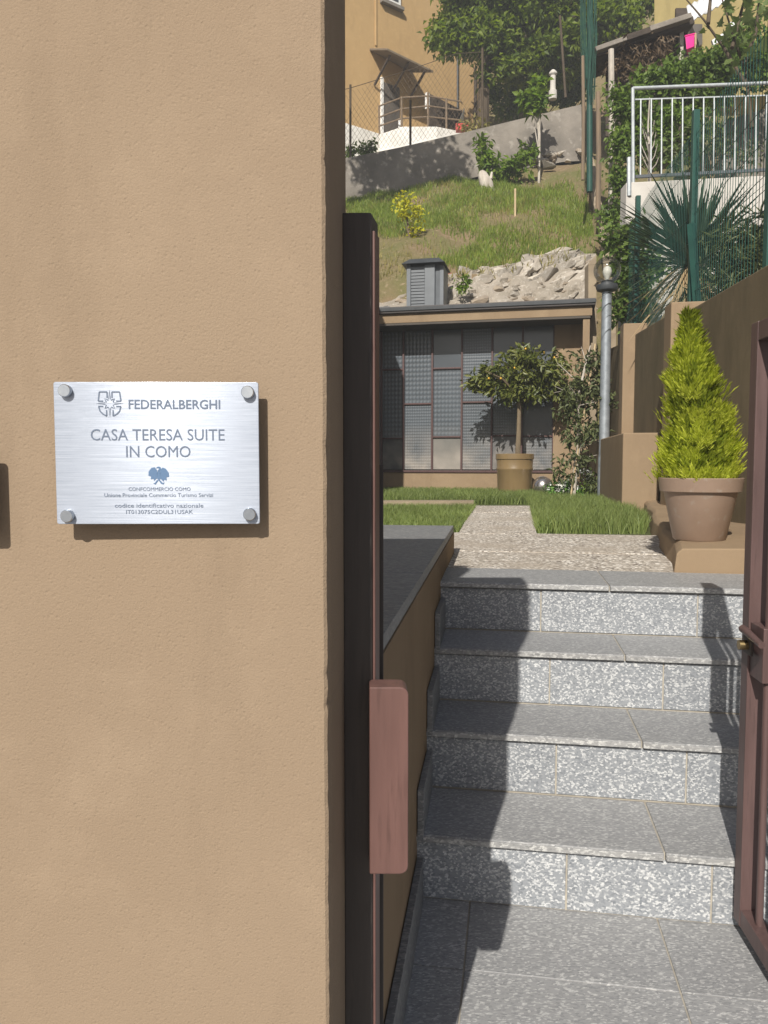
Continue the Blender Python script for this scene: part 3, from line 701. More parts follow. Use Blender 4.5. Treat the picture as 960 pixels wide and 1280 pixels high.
# low buttress block with a sunlit end face
lb0 = Gz(777, 638, TOPZ)
s_l0 = lb0.dot(A); t_l0 = lb0.dot(B)
zl = W(800, 541, lb0.y).z
bl = thing('low_block', 'low stucco block with a sunlit end standing against the retaining wall', 'low wall', tuple(lb0))
MB().prism([st(s_l0, t_l0, TOPZ-.05), st(s_l0, TW+.04, TOPZ-.05), st(s_l0+3.2, TW+.04, TOPZ-.05), st(s_l0+3.2, t_l0+.02, TOPZ-.05)], (0, 0, zl-TOPZ+.05)).build('block_body', M['stucco_far'], bl, bevel=.012)
# ledge at foot of wall
LZ = TOPZ+.085
led = thing('wall_ledge', 'low tan plastered ledge under the potted cypress at the top of the steps', 'ledge', tuple(st(3.2, 1.0, TOPZ)))
a0 = Gz(851, 719, TOPZ); a1 = Gz(930, 726, TOPZ); a2 = Gz(806, 640, TOPZ)
sa0, ta0 = a0.dot(A), a0.dot(B); sa2, ta2 = a2.dot(A), a2.dot(B)
sa0 = s_top+.006
rows = []
vs = []; fs = []
nn = 14
for i in range(nn):
    f_ = i/(nn-1); s_ = sa0+(s_l0+.02-sa0)*f_; tt_ = ta0+(ta2+.03-ta0)*f_+.012*math.sin(i*1.7)
    zz = LZ+.012*math.sin(i*.9)+.01*rnd.random()
    vs += [st(s_, tt_-.012, TOPZ-.04), st(s_, tt_, zz-.02), st(s_, tt_+.02, zz), st(s_, TW+.02, zz+.01), st(s_, TW+.02, TOPZ-.04)]
for i in range(nn-1):
    for k in range(5):
        fs.append((i*5+k, i*5+(k+1) % 5, (i+1)*5+(k+1) % 5, (i+1)*5+k))
fs += [(4, 3, 2, 1, 0), tuple((nn-1)*5+k for k in range(5))]
MB().add(vs, fs).build('ledge_body', M['stucco_far'], led, bevel=.006)

# potted cypress
pc = Gz(881, 678, LZ+.012); pr = (926-822)/2/F*pc.y*1.0
cy = thing('potted_cypress', 'bright yellow green cone shaped cypress in a taupe plastic pot on the ledge', 'potted plant', (pc.x, pc.y, LZ+.01))
pc = Vector((W(874.5, 640, pc.y+pr*.68).x, pc.y+pr*.68, LZ+.012)); pr0 = pr*.93; pr *= 1.0
zr = W(875, 597, pc.y).z; hp_ = zr-pc.z
MB().lathe(pc, [(pr*.58, 0), (pr*.62, .006), (pr*.86, hp_*.76), (pr*.87, hp_*.775), (pr*.955, hp_*.785), (pr, hp_*.99), (pr*.99, hp_), (pr*.94, hp_), (pr*.92, hp_*.93)], 48).build('pot', M['tan_plastic'], cy, smooth=True)
MB().lathe(pc+Z*(hp_*.90), [(pr*.93, 0), (pr*.5, .006), (.001, .01)], 24).build('soil', M['potsoil'], cy)
ztip = W(856, 392, pc.y).z; H = ztip-zr
MB().tube([pc+Z*(hp_*.9), pc+Z*(hp_+H*.5)+Vector((-.03, 0, 0)), Vector((W(858, 420, pc.y).x, pc.y, zr+H*.93))], [.018, .012, .003], 8).build('trunk', M['bark'], cy)
def cyp(n, name, mat, rscale, ll, lw, fl):
    K = 190; cu_ = rng.random(K)**1.2; ca_ = rng.uniform(0, 2*np.pi, K); cr_ = rng.normal(0, .075, K); ci = rng.integers(0, K, n)
    u = np.clip(cu_[ci]+rng.normal(0, .022, n), 0, 1); a = ca_[ci]+rng.normal(0, .17, n)/(.35+.65*(1-u))
    prof = np.interp(u, [0, .05, .18, .43, .69, .85, .95, 1.], [.88, .96, .93, .77, .52, .27, .10, .01])
    lump = 1+.11*np.sin(a*5+u*19)+.09*np.sin(a*9-u*31)+.06*np.sin(a*3+u*50)
    rad = np.maximum(pr0*prof*lump*rscale*(.84+.2*rng.random(n)+(cr_[ci] if rscale == 1 else 0))-.012, .002)
    cxu = np.interp(u, [0, .18, .43, .69, .85, 1], [W(x_, 590, pc.y).x for x_ in (873.5, 873.5, 869, 861, 858, 856)])
    p = np.stack([cxu+np.cos(a)*rad, pc.y+np.sin(a)*rad, zr-.015+u*H*.97], 1)
    out = np.stack([np.cos(a), np.sin(a), np.zeros(n)], 1)
    d = unit(out*.55+np.array([0, 0, 1.0])+rdir(n)*.25)
    # feathery spray: leaflets along each branchlet, spreading on both sides
    k = fl; tt = np.linspace(-.6, 1, k)
    side = unit(np.cross(d, out)); P = []; D = []
    for j, q in enumerate(tt):
        sg = 1 if j % 2 else -1
        P.append(p+d*(q*ll*1.3)[..., None] if False else p+d*(q*ll*1.3)); D.append(unit(d*.9+side*sg*(.75-.5*(q+.6)/1.6)+out*.15+rdir(n)*.18))
    P = np.concatenate(P); D = np.concatenate(D); m_ = len(P)
    return leaves(name, P, D, unit(np.tile(out, (k, 1))+rdir(m_)*.5), ll*(.6+.7*rng.random(m_)), lw*(.7+.6*rng.random(m_)), mat, cy, fold=.1, droop=-.05)
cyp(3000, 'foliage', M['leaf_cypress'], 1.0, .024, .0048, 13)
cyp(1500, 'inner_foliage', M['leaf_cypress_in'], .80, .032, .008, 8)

# ================================================================== GARAGE
TH = R(12.5)
ge = Vector((math.cos(TH), -math.sin(TH), 0)); gn = Vector((-math.sin(TH), -math.cos(TH), 0))
GP0 = W(733, 606, 10.3)
def GP(px, py, off=0): return hit(px, py, GP0+gn*off, gn)
def gbox(px0, py0, px1, py1, off, th, name, mat, parent, bevel=.004, off1=None):
    """box whose front face covers the measured rectangle; its top and bottom run level"""
    a = GP(px0, py0, off); b = GP(px1, py1, off)
    x0 = a.dot(ge); x1 = b.dot(ge); z0, z1 = sorted((a.z, b.z)); base = GP0.dot(gn)+off
    c0 = ge*((x0+x1)/2)+gn*(base-th/2)+Z*((z0+z1)/2)
    return MB().box(c0, (abs(x1-x0), th, z1-z0), (ge, gn, Z)).build(name, mat, parent, bevel=bevel)
ga_ = thing('garage', 'low tan outbuilding with a wide patterned glass front and dark flat roof', 'outbuilding', tuple(GP0))
glx = GP(440, 600).dot(ge); grx = GP(733, 600).dot(ge)
base = GP0.dot(gn)
zwin0 = GP(580, 588).z; zwt = GP(692, 409).z; zbase = TOPZ-.05; zroof = GP(733, 389).z
def lbox(x0, x1, z0, z1, f0, f1, name, mat, parent, bevel=.003):
    """x along the front, f = distance in front of the wall plane"""
    return MB().box(ge*((x0+x1)/2)+gn*(base+(f0+f1)/2)+Z*((z0+z1)/2), (x1-x0, abs(f1-f0), z1-z0), (ge, gn, Z)).build(name, mat, parent, bevel=bevel)
xw1 = GP(692, 500).dot(ge); xl0 = glx-2.0
zsoff = GP(733, 399).z-.06
lbox(xl0, xw1, zbase, zwin0, -.25, 0, 'wall', M['stucco_far'], ga_)
lbox(xw1, grx, zbase, zsoff, -.25, 0.0, 'wall', M['stucco_far'], ga_)
lbox(xl0, grx, zbase, zsoff, -3.0, -2.8, 'wall', M['stucco_far'], ga_)
lbox(grx-.25, grx, zbase, zsoff, -2.8, -.25, 'wall', M['stucco_far'], ga_)
lbox(xl0, grx+.0, zsoff, zsoff+.03, -3.0, .42, 'soffit', M['soffit'], ga_)
zf1 = zsoff+.15
lbox(xl0, grx+.02, zsoff+.031, zf1, .30, .425, 'fascia', M['stucco_far'], ga_)
rf = lbox(xl0, grx+.06, zf1+.001, zf1+.09, -3.1, .47, 'roof', M['roof_metal'], ga_, .01)
lbox(xl0, grx+.065, zf1+.03, zf1+.075, .471, .485, 'gutter_lip', M['dark_metal'], rf, .004)
lbox(grx-.09, grx-.005, zbase, zsoff-.001, .002, .40, 'side_pier', M['stucco_far'], ga_)
# window: mullions, transoms, panes
mx = [476.5, 504, 540, 577, 614.7, 652.7, 692]
MX = [GP(x, 500).dot(ge) for x in mx]
MX = [MX[0]-(MX[1]-MX[0])*2, MX[0]-(MX[1]-MX[0])]+MX
zs = lambda y, x=560: GP(x, y).z
rows_ = [[500], [470, 540], [460, 547.5], [504], [460, 546], [503], [460, 545], [470, 546]]
styles = [['p', 'p'], ['p', 'p', 'c'], ['p', 'p', 'c'], ['p', 'f'], ['c', 'p', 'c2'], ['f', 'f'], ['c', 'f', 'c'], ['c', 'c', 'f']]
mats = {'p': M['glass_pat'], 'f': M['glass_pat_fine'], 'c': M['glass_clear'], 'c2': M['glass_frost']}
win = lbox(MX[0]-.02, MX[-1]+.0, zwin0-.03, zwin0, -.10, .02, 'window_sill', M['frame'], ga_)
zwt = zsoff-.001
for i in range(len(MX)-1):
    lbox(MX[i]-.013, MX[i]+.013, zwin0+.001, zwt, -.06, -.005, 'mullion', M['frame'], ga_, .002)
    zz = [zwt]+[zs(y) for y in rows_[i]]+[zwin0+.002]
    for j in range(len(zz)-1):
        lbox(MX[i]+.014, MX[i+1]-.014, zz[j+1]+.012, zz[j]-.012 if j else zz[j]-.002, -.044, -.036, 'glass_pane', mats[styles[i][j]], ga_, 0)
        if j: lbox(MX[i]+.014, MX[i+1]-.014, zz[j]-.011, zz[j]+.011, -.055, -.01, 'transom', M['frame'], ga_, .002)
lbox(MX[-1]-.012, MX[-1]+.0, zwin0+.001, zwt, -.06, -.003, 'mullion', M['frame'], ga_, .002)
# dark sheet standing in for the unlit interior behind the glass
lbox(MX[0], MX[-1]-.02, zwin0, zwt, -.10, -.07, 'dark_interior', M['door'], ga_, 0)

# roof vent housing
vY = -0.55
cv0 = GP(508, 390, vY); cv1 = GP(553, 390, vY)
vh = thing('roof_vent', 'grey steel louvred vent housing with a flared cap on the outbuilding roof', 'vent', tuple(cv0))
def vbox(x0, y0, x1, y1, o0, o1, name, mat, bevel=.004, parent=vh):
    a = GP(x0, y0, vY); b = GP(x1, y1, vY); u0, u1 = a.dot(ge), b.dot(ge); zA_, zB_ = sorted((a.z, b.z))
    return MB().box(ge*((u0+u1)/2)+gn*(base+vY+(o0+o1)/2)+Z*((zA_+zB_)/2), (u1-u0, abs(o1-o0), zB_-zA_), (ge, gn, Z)).build(name, mat, parent, bevel=bevel)
vbox(511, 331, 551, 393, -.5, -.03, 'casing', M['slat'])
vbox(508.5, 331, 513.5, 393, -.04, .02, 'corner_post', M['steel']); vbox(531, 331, 543.5, 393, -.04, .02, 'corner_post', M['steel']); vbox(549.5, 331, 554, 393, -.5, -.02, 'corner_post', M['steel'])
for k in range(15):
    y = 334+k*3.9; vbox(513.8, y, 530.7, y+2.3, -.028, .006, 'louvre', M['steel'], .002)
a = GP(500, 331, vY); 
u0, u1 = GP(503, 331, vY).dot(ge), GP(557, 331, vY).dot(ge); z0 = GP(520, 331, vY).z; z1 = GP(520, 323.5, vY).z
cp = [ge*u+gn*(base+vY+o)+Z*z0 for u, o in ((u0, .1), (u1, .1), (u1, -.6), (u0, -.6))]+[ge*u+gn*(base+vY+o)+Z*z1 for u, o in ((u0+.1, .0), (u1-.1, .0), (u1-.1, -.5), (u0+.1, -.5))]
MB().add(cp, [(0, 1, 2, 3), (4, 5, 6, 7), (0, 1, 5, 4), (1, 2, 6, 5), (2, 3, 7, 6), (3, 0, 4, 7)]).build('cap', M['dark_metal'], vh, bevel=.006)
vb = thing('roof_box', 'low pale grey metal box on the outbuilding roof left of the vent', 'roof box', tuple(GP(490, 392, -.4)))
for x0, x1, m_ in ((440, 487, 'steel'), (487.3, 494.5, 'dark_metal'), (494.8, 507, 'steel')):
    a = GP(x0, 385, -.4); b = GP(x1, 397, -.4)
    MB().box(ge*((a.dot(ge)+b.dot(ge))/2)+gn*(base-.55)+Z*((a.z+b.z)/2), (b.dot(ge)-a.dot(ge), .3, a.z-b.z), (ge, gn, Z)).build('panel', M[m_], vb, bevel=.004)

# ================================================================== GARDEN THINGS
# lemon tree
lpY = 9.7
lt_ = thing('potted_lemon_tree', 'round headed citrus tree with small orange fruit in an ochre glazed pot', 'potted plant', tuple(W(647, 611, lpY)))
lc0 = W(647, 612, lpY); lc0.z = TOPZ-.03; prr = 23.5/F*lpY; zt_ = W(647, 567, lpY).z; ph = zt_-lc0.z
lc0.y += prr
MB().lathe(lc0, [(prr*.86, 0), (prr*.9, .01), (prr*.955, ph*.62), (prr*.985, ph*.64), (prr*.985, ph*.67), (prr*.965, ph*.69), (prr*.985, ph*.86), (prr*1.03, ph*.88), (prr*1.03, ph*.99), (prr*1.0, ph), (prr*.93, ph), (prr*.92, ph*.92)], 48).build('pot', M['glaze'], lt_, smooth=True)
MB().lathe(lc0+Z*(ph*.9), [(prr*.93, 0), (prr*.5, .008), (.001, .012)], 24).build('soil', M['potsoil'], lt_)
tp = [(647, 570), (648.5, 540), (649, 515), (648, 492)]
TP = [Vector((W(x, y, lc0.y).x, lc0.y, W(x, y, lc0.y).z)) for x, y in tp]
tm = MB().tube(TP, [.036, .03, .027, .03], 10)
cc_ = W(655, 462, lc0.y)
for k in range(9):
    d = Vector((rnd.uniform(-1, 1), rnd.uniform(-.7, .7), rnd.uniform(.25, .8)))
    e = TP[-1]+Vector((d.x*.55, d.y*.4, d.z*.5)); tm.tube([TP[-1]-Z*.03, TP[-1].lerp(e, .5)+Z*.05, e], [.02, .012, .005], 6)
tm.build('trunk', M['bark'], lt_)
P = []
for (x, y, rx, rz, n_) in ((655, 465, 34, 26, 30), (625, 475, 24, 20, 18), (690, 465, 22, 22, 18), (605, 477, 18, 10, 9), (655, 448, 28, 14, 14), (672, 488, 24, 10, 10), (640, 492, 26, 9, 9), (700, 487, 12, 10, 5), (592, 478, 8, 5, 4)):
    c_ = W(x, y, lc0.y); q_, _ = clump_points(tuple(c_), (rx*.0100, rx*.0085, rz*.0100), n_, 26, .045, .25); P.append(q_)
P = np.concatenate(P); n = len(P); out = unit(P-np.array(cc_))
leaves('crown', P, unit(out*.5+rdir(n)+np.array([0, 0, -.2])), unit(rdir(n)*.8+np.array([-.1, -.4, .8])), .085*(.7+.6*rng.random(n)), .038*(.7+.5*rng.random(n)), M['leaf_lemon'], lt_, droop=.2)
fr = bpy.data.meshes.new('fruit'); bm = bmesh.new(); bmesh.ops.create_icosphere(bm, subdivisions=1, radius=.015); bm.to_mesh(fr); bm.free(); fr.materials.append(M['lemon'])
for (x, y) in ((657, 436), (680, 441), (626, 473), (611, 473), (693, 447), (643, 460)):
    p = W(x, y, lc0.y-.26); o = link_mesh('fruit', fr, None, lt_, p-wloc(lt_)); o.scale = (1, 1, 1.15)
# garden spheres
def sphere_prof(r, n=18): return [(max(.001, r*math.sin(math.pi*k/n)), r-r*math.cos(math.pi*k/n)) for k in range(n+1)]
p = W(681, 614, 9.5); r_ = 13/F*9.5; p.z = TOPZ-.01
sg_ = MB().lathe(p+Vector((0, r_, 0)), sphere_prof(r_), 32).build('garden_ball', M['silver'], None, smooth=True)
tag(sg_, 'shiny silver ball lying in the grass beside the glazed pot', 'ball')
p = W(706, 613, 9.3); r_ = 10.5/F*9.3; p.z = TOPZ-.01
sg_ = MB().lathe(p+Vector((0, r_, 0)), sphere_prof(r_), 32).build('garden_ball', M['globewhite'], None, smooth=True)
tag(sg_, 'white globe in the grass at the foot of the slender staked tree', 'ball')
p = W(681, 592, 9.6)
# slender staked tree by the lamp
sy = 8.7
t0 = W(716, 622, sy); t0.z = TOPZ-.03
stt = thing('staked_tree', 'slender grey green young tree tied to a cane beside the lamp post', 'tree', tuple(t0))
pts = [t0]+[W(x, y, sy) for x, y in ((719, 590), (725, 545), (722, 500), (732, 455), (738, 432))]
tm = MB().tube(pts, [.03, .026, .022, .018, .012, .005], 8)
for k in range(14):
    i = rnd.randint(1, 4); b0 = pts[i].lerp(pts[i+1], rnd.random()); e = b0+Vector((rnd.uniform(-.28, .3), rnd.uniform(-.2, .2), rnd.uniform(-.05, .3)))
    tm.tube([b0, e], [.006, .002], 5)
tm.build('trunk', M['bark_pale'], stt)
MB().tube([W(713, 623, sy-.05), W(744, 430, sy+.05)], .011, 6).build('cane', M['bamboo'], stt)
P = []
for (x, y, rx, rz, n_) in ((736, 448, 17, 14, 9), (728, 482, 26, 14, 12), (742, 500, 28, 14, 13), (720, 515, 26, 16, 12), (738, 535, 24, 18, 12), (715, 545, 18, 14, 6), (745, 480, 14, 12, 6), (726, 578, 24, 14, 8), (756, 505, 12, 10, 3), (740, 600, 16, 12, 4), (704, 588, 14, 10, 3)):
    c_ = W(x, y, sy); q_, _ = clump_points(tuple(c_), (rx*.009, rx*.008, rz*.009), n_, 16, .04, .3); P.append(q_)
P = np.concatenate(P); n = len(P)
leaves('crown', P, unit(rdir(n)+np.array([0, 0, -.35])), unit(rdir(n)*.8+np.array([-.1, -.4, .8])), .085*(.6+.7*rng.random(n)), .03*(.7+.6*rng.random(n)), M['leaf_grey'], stt, droop=.3)
# low flowers at its foot
fp_ = thing('flower_clump', 'low bright green clump with white flowers beside the white globe', 'plant', tuple(W(706, 618, 8.9)))
foliage('leaves', tuple(W(704, 612, 8.9)), (.20, .15, .10), 26, 18, .03, .05, .025, leafmat('fresh green', (.09, .24, .03), (.2, .36, .08), .3), fp_)
foliage('petals', tuple(W(704, 608, 8.9)), (.2, .15, .09), 14, 5, .02, .035, .03, M['white'], fp_)
tc_ = thing('flower_clump', 'small leafy clump with white flowers close to the lamp post', 'plant', tuple(W(728, 612, 8.9)))
foliage('leaves', tuple(W(730, 606, 8.9)), (.12, .12, .16), 16, 14, .03, .05, .022, M['leaf_sap'], tc_)
foliage('petals', tuple(W(730, 598, 8.9)), (.1, .1, .12), 12, 6, .02, .04, .03, M['white'], tc_)

# lamp post
ly = 8.5
lp0 = W(754, 614, ly); lp0.z = TOPZ-.04
lamp = thing('lamp_post', 'galvanised garden lamp post with a clear round globe', 'lamp post', tuple(lp0))
ztl = W(754, 362, ly).z; rpo = 6.3/F*ly
MB().lathe(lp0, [(rpo*1.15, 0), (rpo*1.12, .5), (rpo, .56), (rpo*.93, ztl-lp0.z)], 20).build('post', M['galv'], lamp, smooth=True)
zg = W(754, 335, ly).z; gr_ = 16.5/F*ly
lt0 = Vector((lp0.x, lp0.y, ztl))
MB().lathe(lt0, [(rpo*.93, -.03), (rpo*1.9, -.01), (rpo*2.1, .02), (rpo*2.0, .05), (rpo*1.3, .06), (rpo*1.1, .09)], 24).build('collar', M['dark_metal'], lamp, smooth=True)
MB().lathe(lt0+Z*.09, [(.02, 0), (.024, .03), (.045, .07), (.05, .10), (.04, .14), (.015, .16)], 16).build('bulb', M['globewhite'], lamp, smooth=True)
MB().lathe(lt0+Z*.06, [(a_, b_) for a_, b_ in sphere_prof(gr_) if b_ > .012], 32).build('globe', M['clear'], lamp, smooth=True)

# ================================================================== HILL
def bx_(y): return np.interp(y, [9, 11, 17.5, 22], [2.75, 3.17, 4.5, 5.4])     # x of the boundary kerb
y1 = 11.9
zr1 = W(640, 330, 12.2).z; zg1 = W(600, 215, 18.3).z
def hz(x, y):
    x = np.asarray(x, float); y = np.asarray(y, float)
    t = (x+.5)/5
    z = np.interp(y, [11.2, 11.25, 11.6, 12.2, 14, 16.5, 18.4, 19.0, 20.5, 23, 26, 42], [-1, zroof-.5, zroof-.1, zr1-.22, zr1+1.0, zg1-1.15, zg1-.15, zg1+.0, zg1+.2, zg1+1.4, zg1+5.0, zg1+22])
    z = z+(t-.5)*np.interp(y, [11, 12.2, 14, 18.4], [.1, .28, .45, .75])
    z = z+.06*np.sin(x*2.1+y)+.05*np.sin(x*3.7-y*2.3)+.03*np.sin(x*7+y*5)
    return z
xs = np.linspace(-14, 20, 150); ys = np.concatenate([[11.2], np.linspace(11.26, 42, 130)])
X, Y = np.meshgrid(xs, ys); Zz = hz(X, Y)
kr = np.clip((X-bx_(Y)-.05)/.3, 0, 1)
Zz = Zz-kr*np.interp(Y, [11, 12.5, 18, 22], [.5, .9, .6, 0])
nx, ny = len(xs), len(ys); idx = np.arange(nx*ny).reshape(ny, nx)
hf = np.stack([idx[:-1, :-1], idx[:-1, 1:], idx[1:, 1:], idx[1:, :-1]], -1).reshape(-1, 4)
tag(fast_mesh('hillside', np.stack([X, Y, Zz], -1).reshape(-1, 3), hf, M['hillsoil'], smooth=True), kind='structure')
def nz2(x, y): return np.sin(x*1.7+y*.9)+np.sin(x*.8-y*2.1+2)+.7*np.sin(x*3.9+y*3.1+1)+.5*np.sin(x*6.7-y*5.3)
def green(x, y): return (x < bx_(y)-.08) & (nz2(x, y)+rng.normal(size=len(x))*.9-np.clip((x-2.0)*(y-15.0)*1.2, 0, 4)-1.3*np.exp(-((x-.9)**2/.5+(y-13.8)**2/1.2)) > -.9)
def dry(x, y): return (x < bx_(y)-.08) & (nz2(x+3, y*1.3)+rng.normal(size=len(x)) > .4) & (x < 3.2)
blades(75000, (-2, 4.5, 12.25, 18.3), 0, .04, .16, .013, M['grass_hill'], 'hill_grass', green, hz)
blades(15000, (-2, 4.5, 12.4, 18.3), 0, .04, .15, .012, M['grass_dry'], 'hill_grass', dry, hz)
# rubble face of the hill, stones picked out
rb = thing('rubble_wall', 'pale rough stone rubble face rising behind the outbuilding roof', 'stone wall', (1.2, 11.6, zroof-.2))
def rock_top(px): return np.interp(px, [430, 470, 505, 560, 600, 660, 700, 735], [372, 372, 366, 343, 336, 326, 318, 317])
gx = np.arange(430, 750, 5.0); v = []; cnt = 14
for i, px in enumerate(gx):
    for j in range(cnt):
        f_ = j/(cnt-1); py = 402+(rock_top(px)-402)*f_
        p = W(px, py, 11.35+.9*f_+.06*math.sin(px*.11+j)+.05*math.sin(px*.23-j*1.4)); v.append((p.x, p.y, p.z))
cn = cnt; ff = [(i*cn+j, (i+1)*cn+j, (i+1)*cn+j+1, i*cn+j+1) for i in range(len(gx)-1) for j in range(cn-1)]
MB().add(v, ff).build('mortar_bed', M['rockmortar'], rb, smooth=True)
rocks = []
for k in range(9):
    bm = bmesh.new()
    for _ in range(13):
        d = Vector((rnd.gauss(0, 1), rnd.gauss(0, 1), rnd.gauss(0, 1))).normalized(); bm.verts.new((d.x*rnd.uniform(.42, .5), d.y*rnd.uniform(.3, .42), d.z*rnd.uniform(.28, .42)))
    r_ = bmesh.ops.convex_hull(bm, input=bm.verts); 
    bmesh.ops.delete(bm, geom=[g_ for g_ in r_['geom_interior'] if isinstance(g_, bmesh.types.BMVert)], context='VERTS')
    me = bpy.data.meshes.new('stone'); bm.to_mesh(me); bm.free()
    me.materials.append(M[['rock', 'rock_b', 'rock', 'rock', 'rock_b', 'rock', 'rock_b', 'rock', 'brickish'][k]]); rocks.append(me)
cnt_s = 0
placed = []
for _ in range(2600):
    if cnt_s >= 250: break
    px = rnd.uniform(470, 741); f_ = rnd.uniform(.02, 1.0); py = 402+(rock_top(px)-402)*f_
    if 505 < px < 556 or py > 394: continue
    sz = rnd.choice([.10, .12, .13, .15, .18, .22, .28, .34]); spx = sz/12*F
    if any((px-a)**2+((py-b)*1.5)**2 < (.40*(spx+c))**2 for a, b, c in placed): continue
    placed.append((px, py, spx))
    me = rnd.choice(rocks[:8]) if not (560 < px < 620 and f_ > .72) else rnd.choice(rocks[5:])
    p = W(px, py, 11.35+.9*f_+.03); o = link_mesh('stone', me, None, rb, p-wloc(rb))
    o.scale = (sz*1.5, sz*.75, sz*.85); o.rotation_euler = (rnd.uniform(-.3, .3), rnd.uniform(-.6, .1), rnd.uniform(-.4, .4)); cnt_s += 1
for k in range(20):
    px = rnd.uniform(636, 736); py = rnd.uniform(318, 352); sz = rnd.uniform(.32, .6)
    f_ = (402-py)/(402-float(rock_top(px))); f_ = min(f_, 1.0)
    o = link_mesh('stone', rocks[(0, 2, 3, 5)[k % 4]], None, rb, W(px, py, 11.35+.9*f_+.03)-wloc(rb)); o.scale = (sz*1.5, sz*.6, sz*.7); o.rotation_euler = (rnd.uniform(-.2, .2), rnd.uniform(-.6, 0), rnd.uniform(-.3, .3))
sucp = W(578, 362, 11.6)
su = thing('rock_plant', 'small bright green plant growing from a crack in the rubble', 'plant', tuple(sucp))
foliage('leaves', tuple(W(577, 355, 11.55)), (.1, .08, .11), 14, 10, .025, .08, .03, M['leaf_sap'], su)
wd = thing('rubble_weeds', 'small dry weeds sprouting along the top of the rubble', 'weeds', tuple(W(640, 328, 12.2)))
pw = np.array([tuple(W(px_, float(rock_top(px_))+rng.uniform(-2, 14), 12.05)) for px_ in rng.uniform(560, 735, 26)]); pw = np.repeat(pw, 6, 0)+rng.normal(size=(156, 3))*.05
leaves('blades', pw, unit(rdir(156)*.6+np.array([0, -.2, 1])), rdir(156), .11, .018, M['grass_dry'], wd)
# kerb along the boundary
kbm = MB()
ksec = []
for y in np.linspace(10.9, 18.0, 12):
    x = float(bx_(y)); z = float(hz(x, y))+.12
    ksec.append([(x-.0, y, z-.6), (x-.0, y, z), (x+.16, y, z+.02), (x+.16, y, z-1.6)])
kv = [p for s_ in ksec for p in s_]; kf = [(i*4+k, i*4+(k+1) % 4, (i+1)*4+(k+1) % 4, (i+1)*4+k) for i in range(len(ksec)-1) for k in range(4)]+[(0, 1, 2, 3), tuple((len(ksec)-1)*4+k for k in (3, 2, 1, 0))]
kbm.add(kv, kf); tag(kbm.build('boundary_kerb', M['kerb'], bevel=.01), 'narrow concrete kerb climbing the slope beside the green fence', 'kerb')
# side post between garage and wall
MB()
sp0 = W(741, 420, 10.2)
bp = MB().prism([W(735.5, 610, 10.25), W(746, 610, 10.25), W(746, 318, 10.25), W(735.5, 330, 10.25)], (0, .2, 0)).build('masonry_post', M['kerb'], bevel=.01)
tag(bp, 'tall narrow masonry post at the right corner of the outbuilding', 'post')

# ---- upper retaining wall
uY = 18.35
uw = thing('upper_wall', 'old grey concrete retaining wall across the top of the slope', 'wall', tuple(W(580, 210, uY)))
top = [(380, 204), (435, 195), (500, 182), (590, 161), (640, 149), (690, 137), (728, 128)]
bot = [(380, 262), (435, 250), (500, 238), (590, 222), (640, 214), (690, 205), (728, 200)]
vs = []; fs = []
seg = 36; rowsn = 6
for i in range(seg):
    px = 380+(728-380)*i/(seg-1)
    yt = np.interp(px, [a for a, b in top], [b for a, b in top]); yb = np.interp(px, [a for a, b in bot], [b for a, b in bot])
    for j in range(rowsn):
        f_ = j/(rowsn-1); p = W(px, yb+(yt-yb)*f_, uY); p.y += .05*math.sin(i*1.3+j*2.1)*(1-f_)+.25*f_*.4
        vs.append(p)
    p = W(px, yt, uY); vs.append(p+Vector((0, .40, .0))); vs.append(p+Vector((0, .40, -2.6)))
rw_ = rowsn+2
for i in range(seg-1):
    for j in range(rw_-1): fs.append((i*rw_+j, (i+1)*rw_+j, (i+1)*rw_+j+1, i*rw_+j+1))
fs.append(tuple(range(rw_))); fs.append(tuple((seg-1)*rw_+k for k in range(rw_)))
MB().add(vs, fs).build('wall_body', M['concrete'], uw, smooth=True)
for k in range(34):
    px = rnd.uniform(628, 728); yb = np.interp(px, [a for a, b in bot], [b for a, b in bot]); py = yb-rnd.uniform(0, 14)
    sz = rnd.uniform(.12, .28); p = W(px, py, uY-.02); o = link_mesh('stone', rnd.choice(rocks[:7]), None, uw, p-wloc(uw)); o.scale = (sz*1.4, sz, sz*.8); o.rotation_euler = (rnd.uniform(-.3, .3), rnd.uniform(-.4, .4), rnd.uniform(0, 6))
for px, py, sz in ((683, 207, .42), (640, 205, .3)):
    p = W(px, py, 17.9); o = link_mesh('loose_stone', rocks[0], None, None, p); o.scale = (sz*1.4, sz, sz*.6); o.rotation_euler = (0, .2, .4)
    tag(o, 'flat pale loose stone at the top of the slope below the sapling' if px > 660 else 'small pale loose stone among the bushes below the grey wall', 'stone')

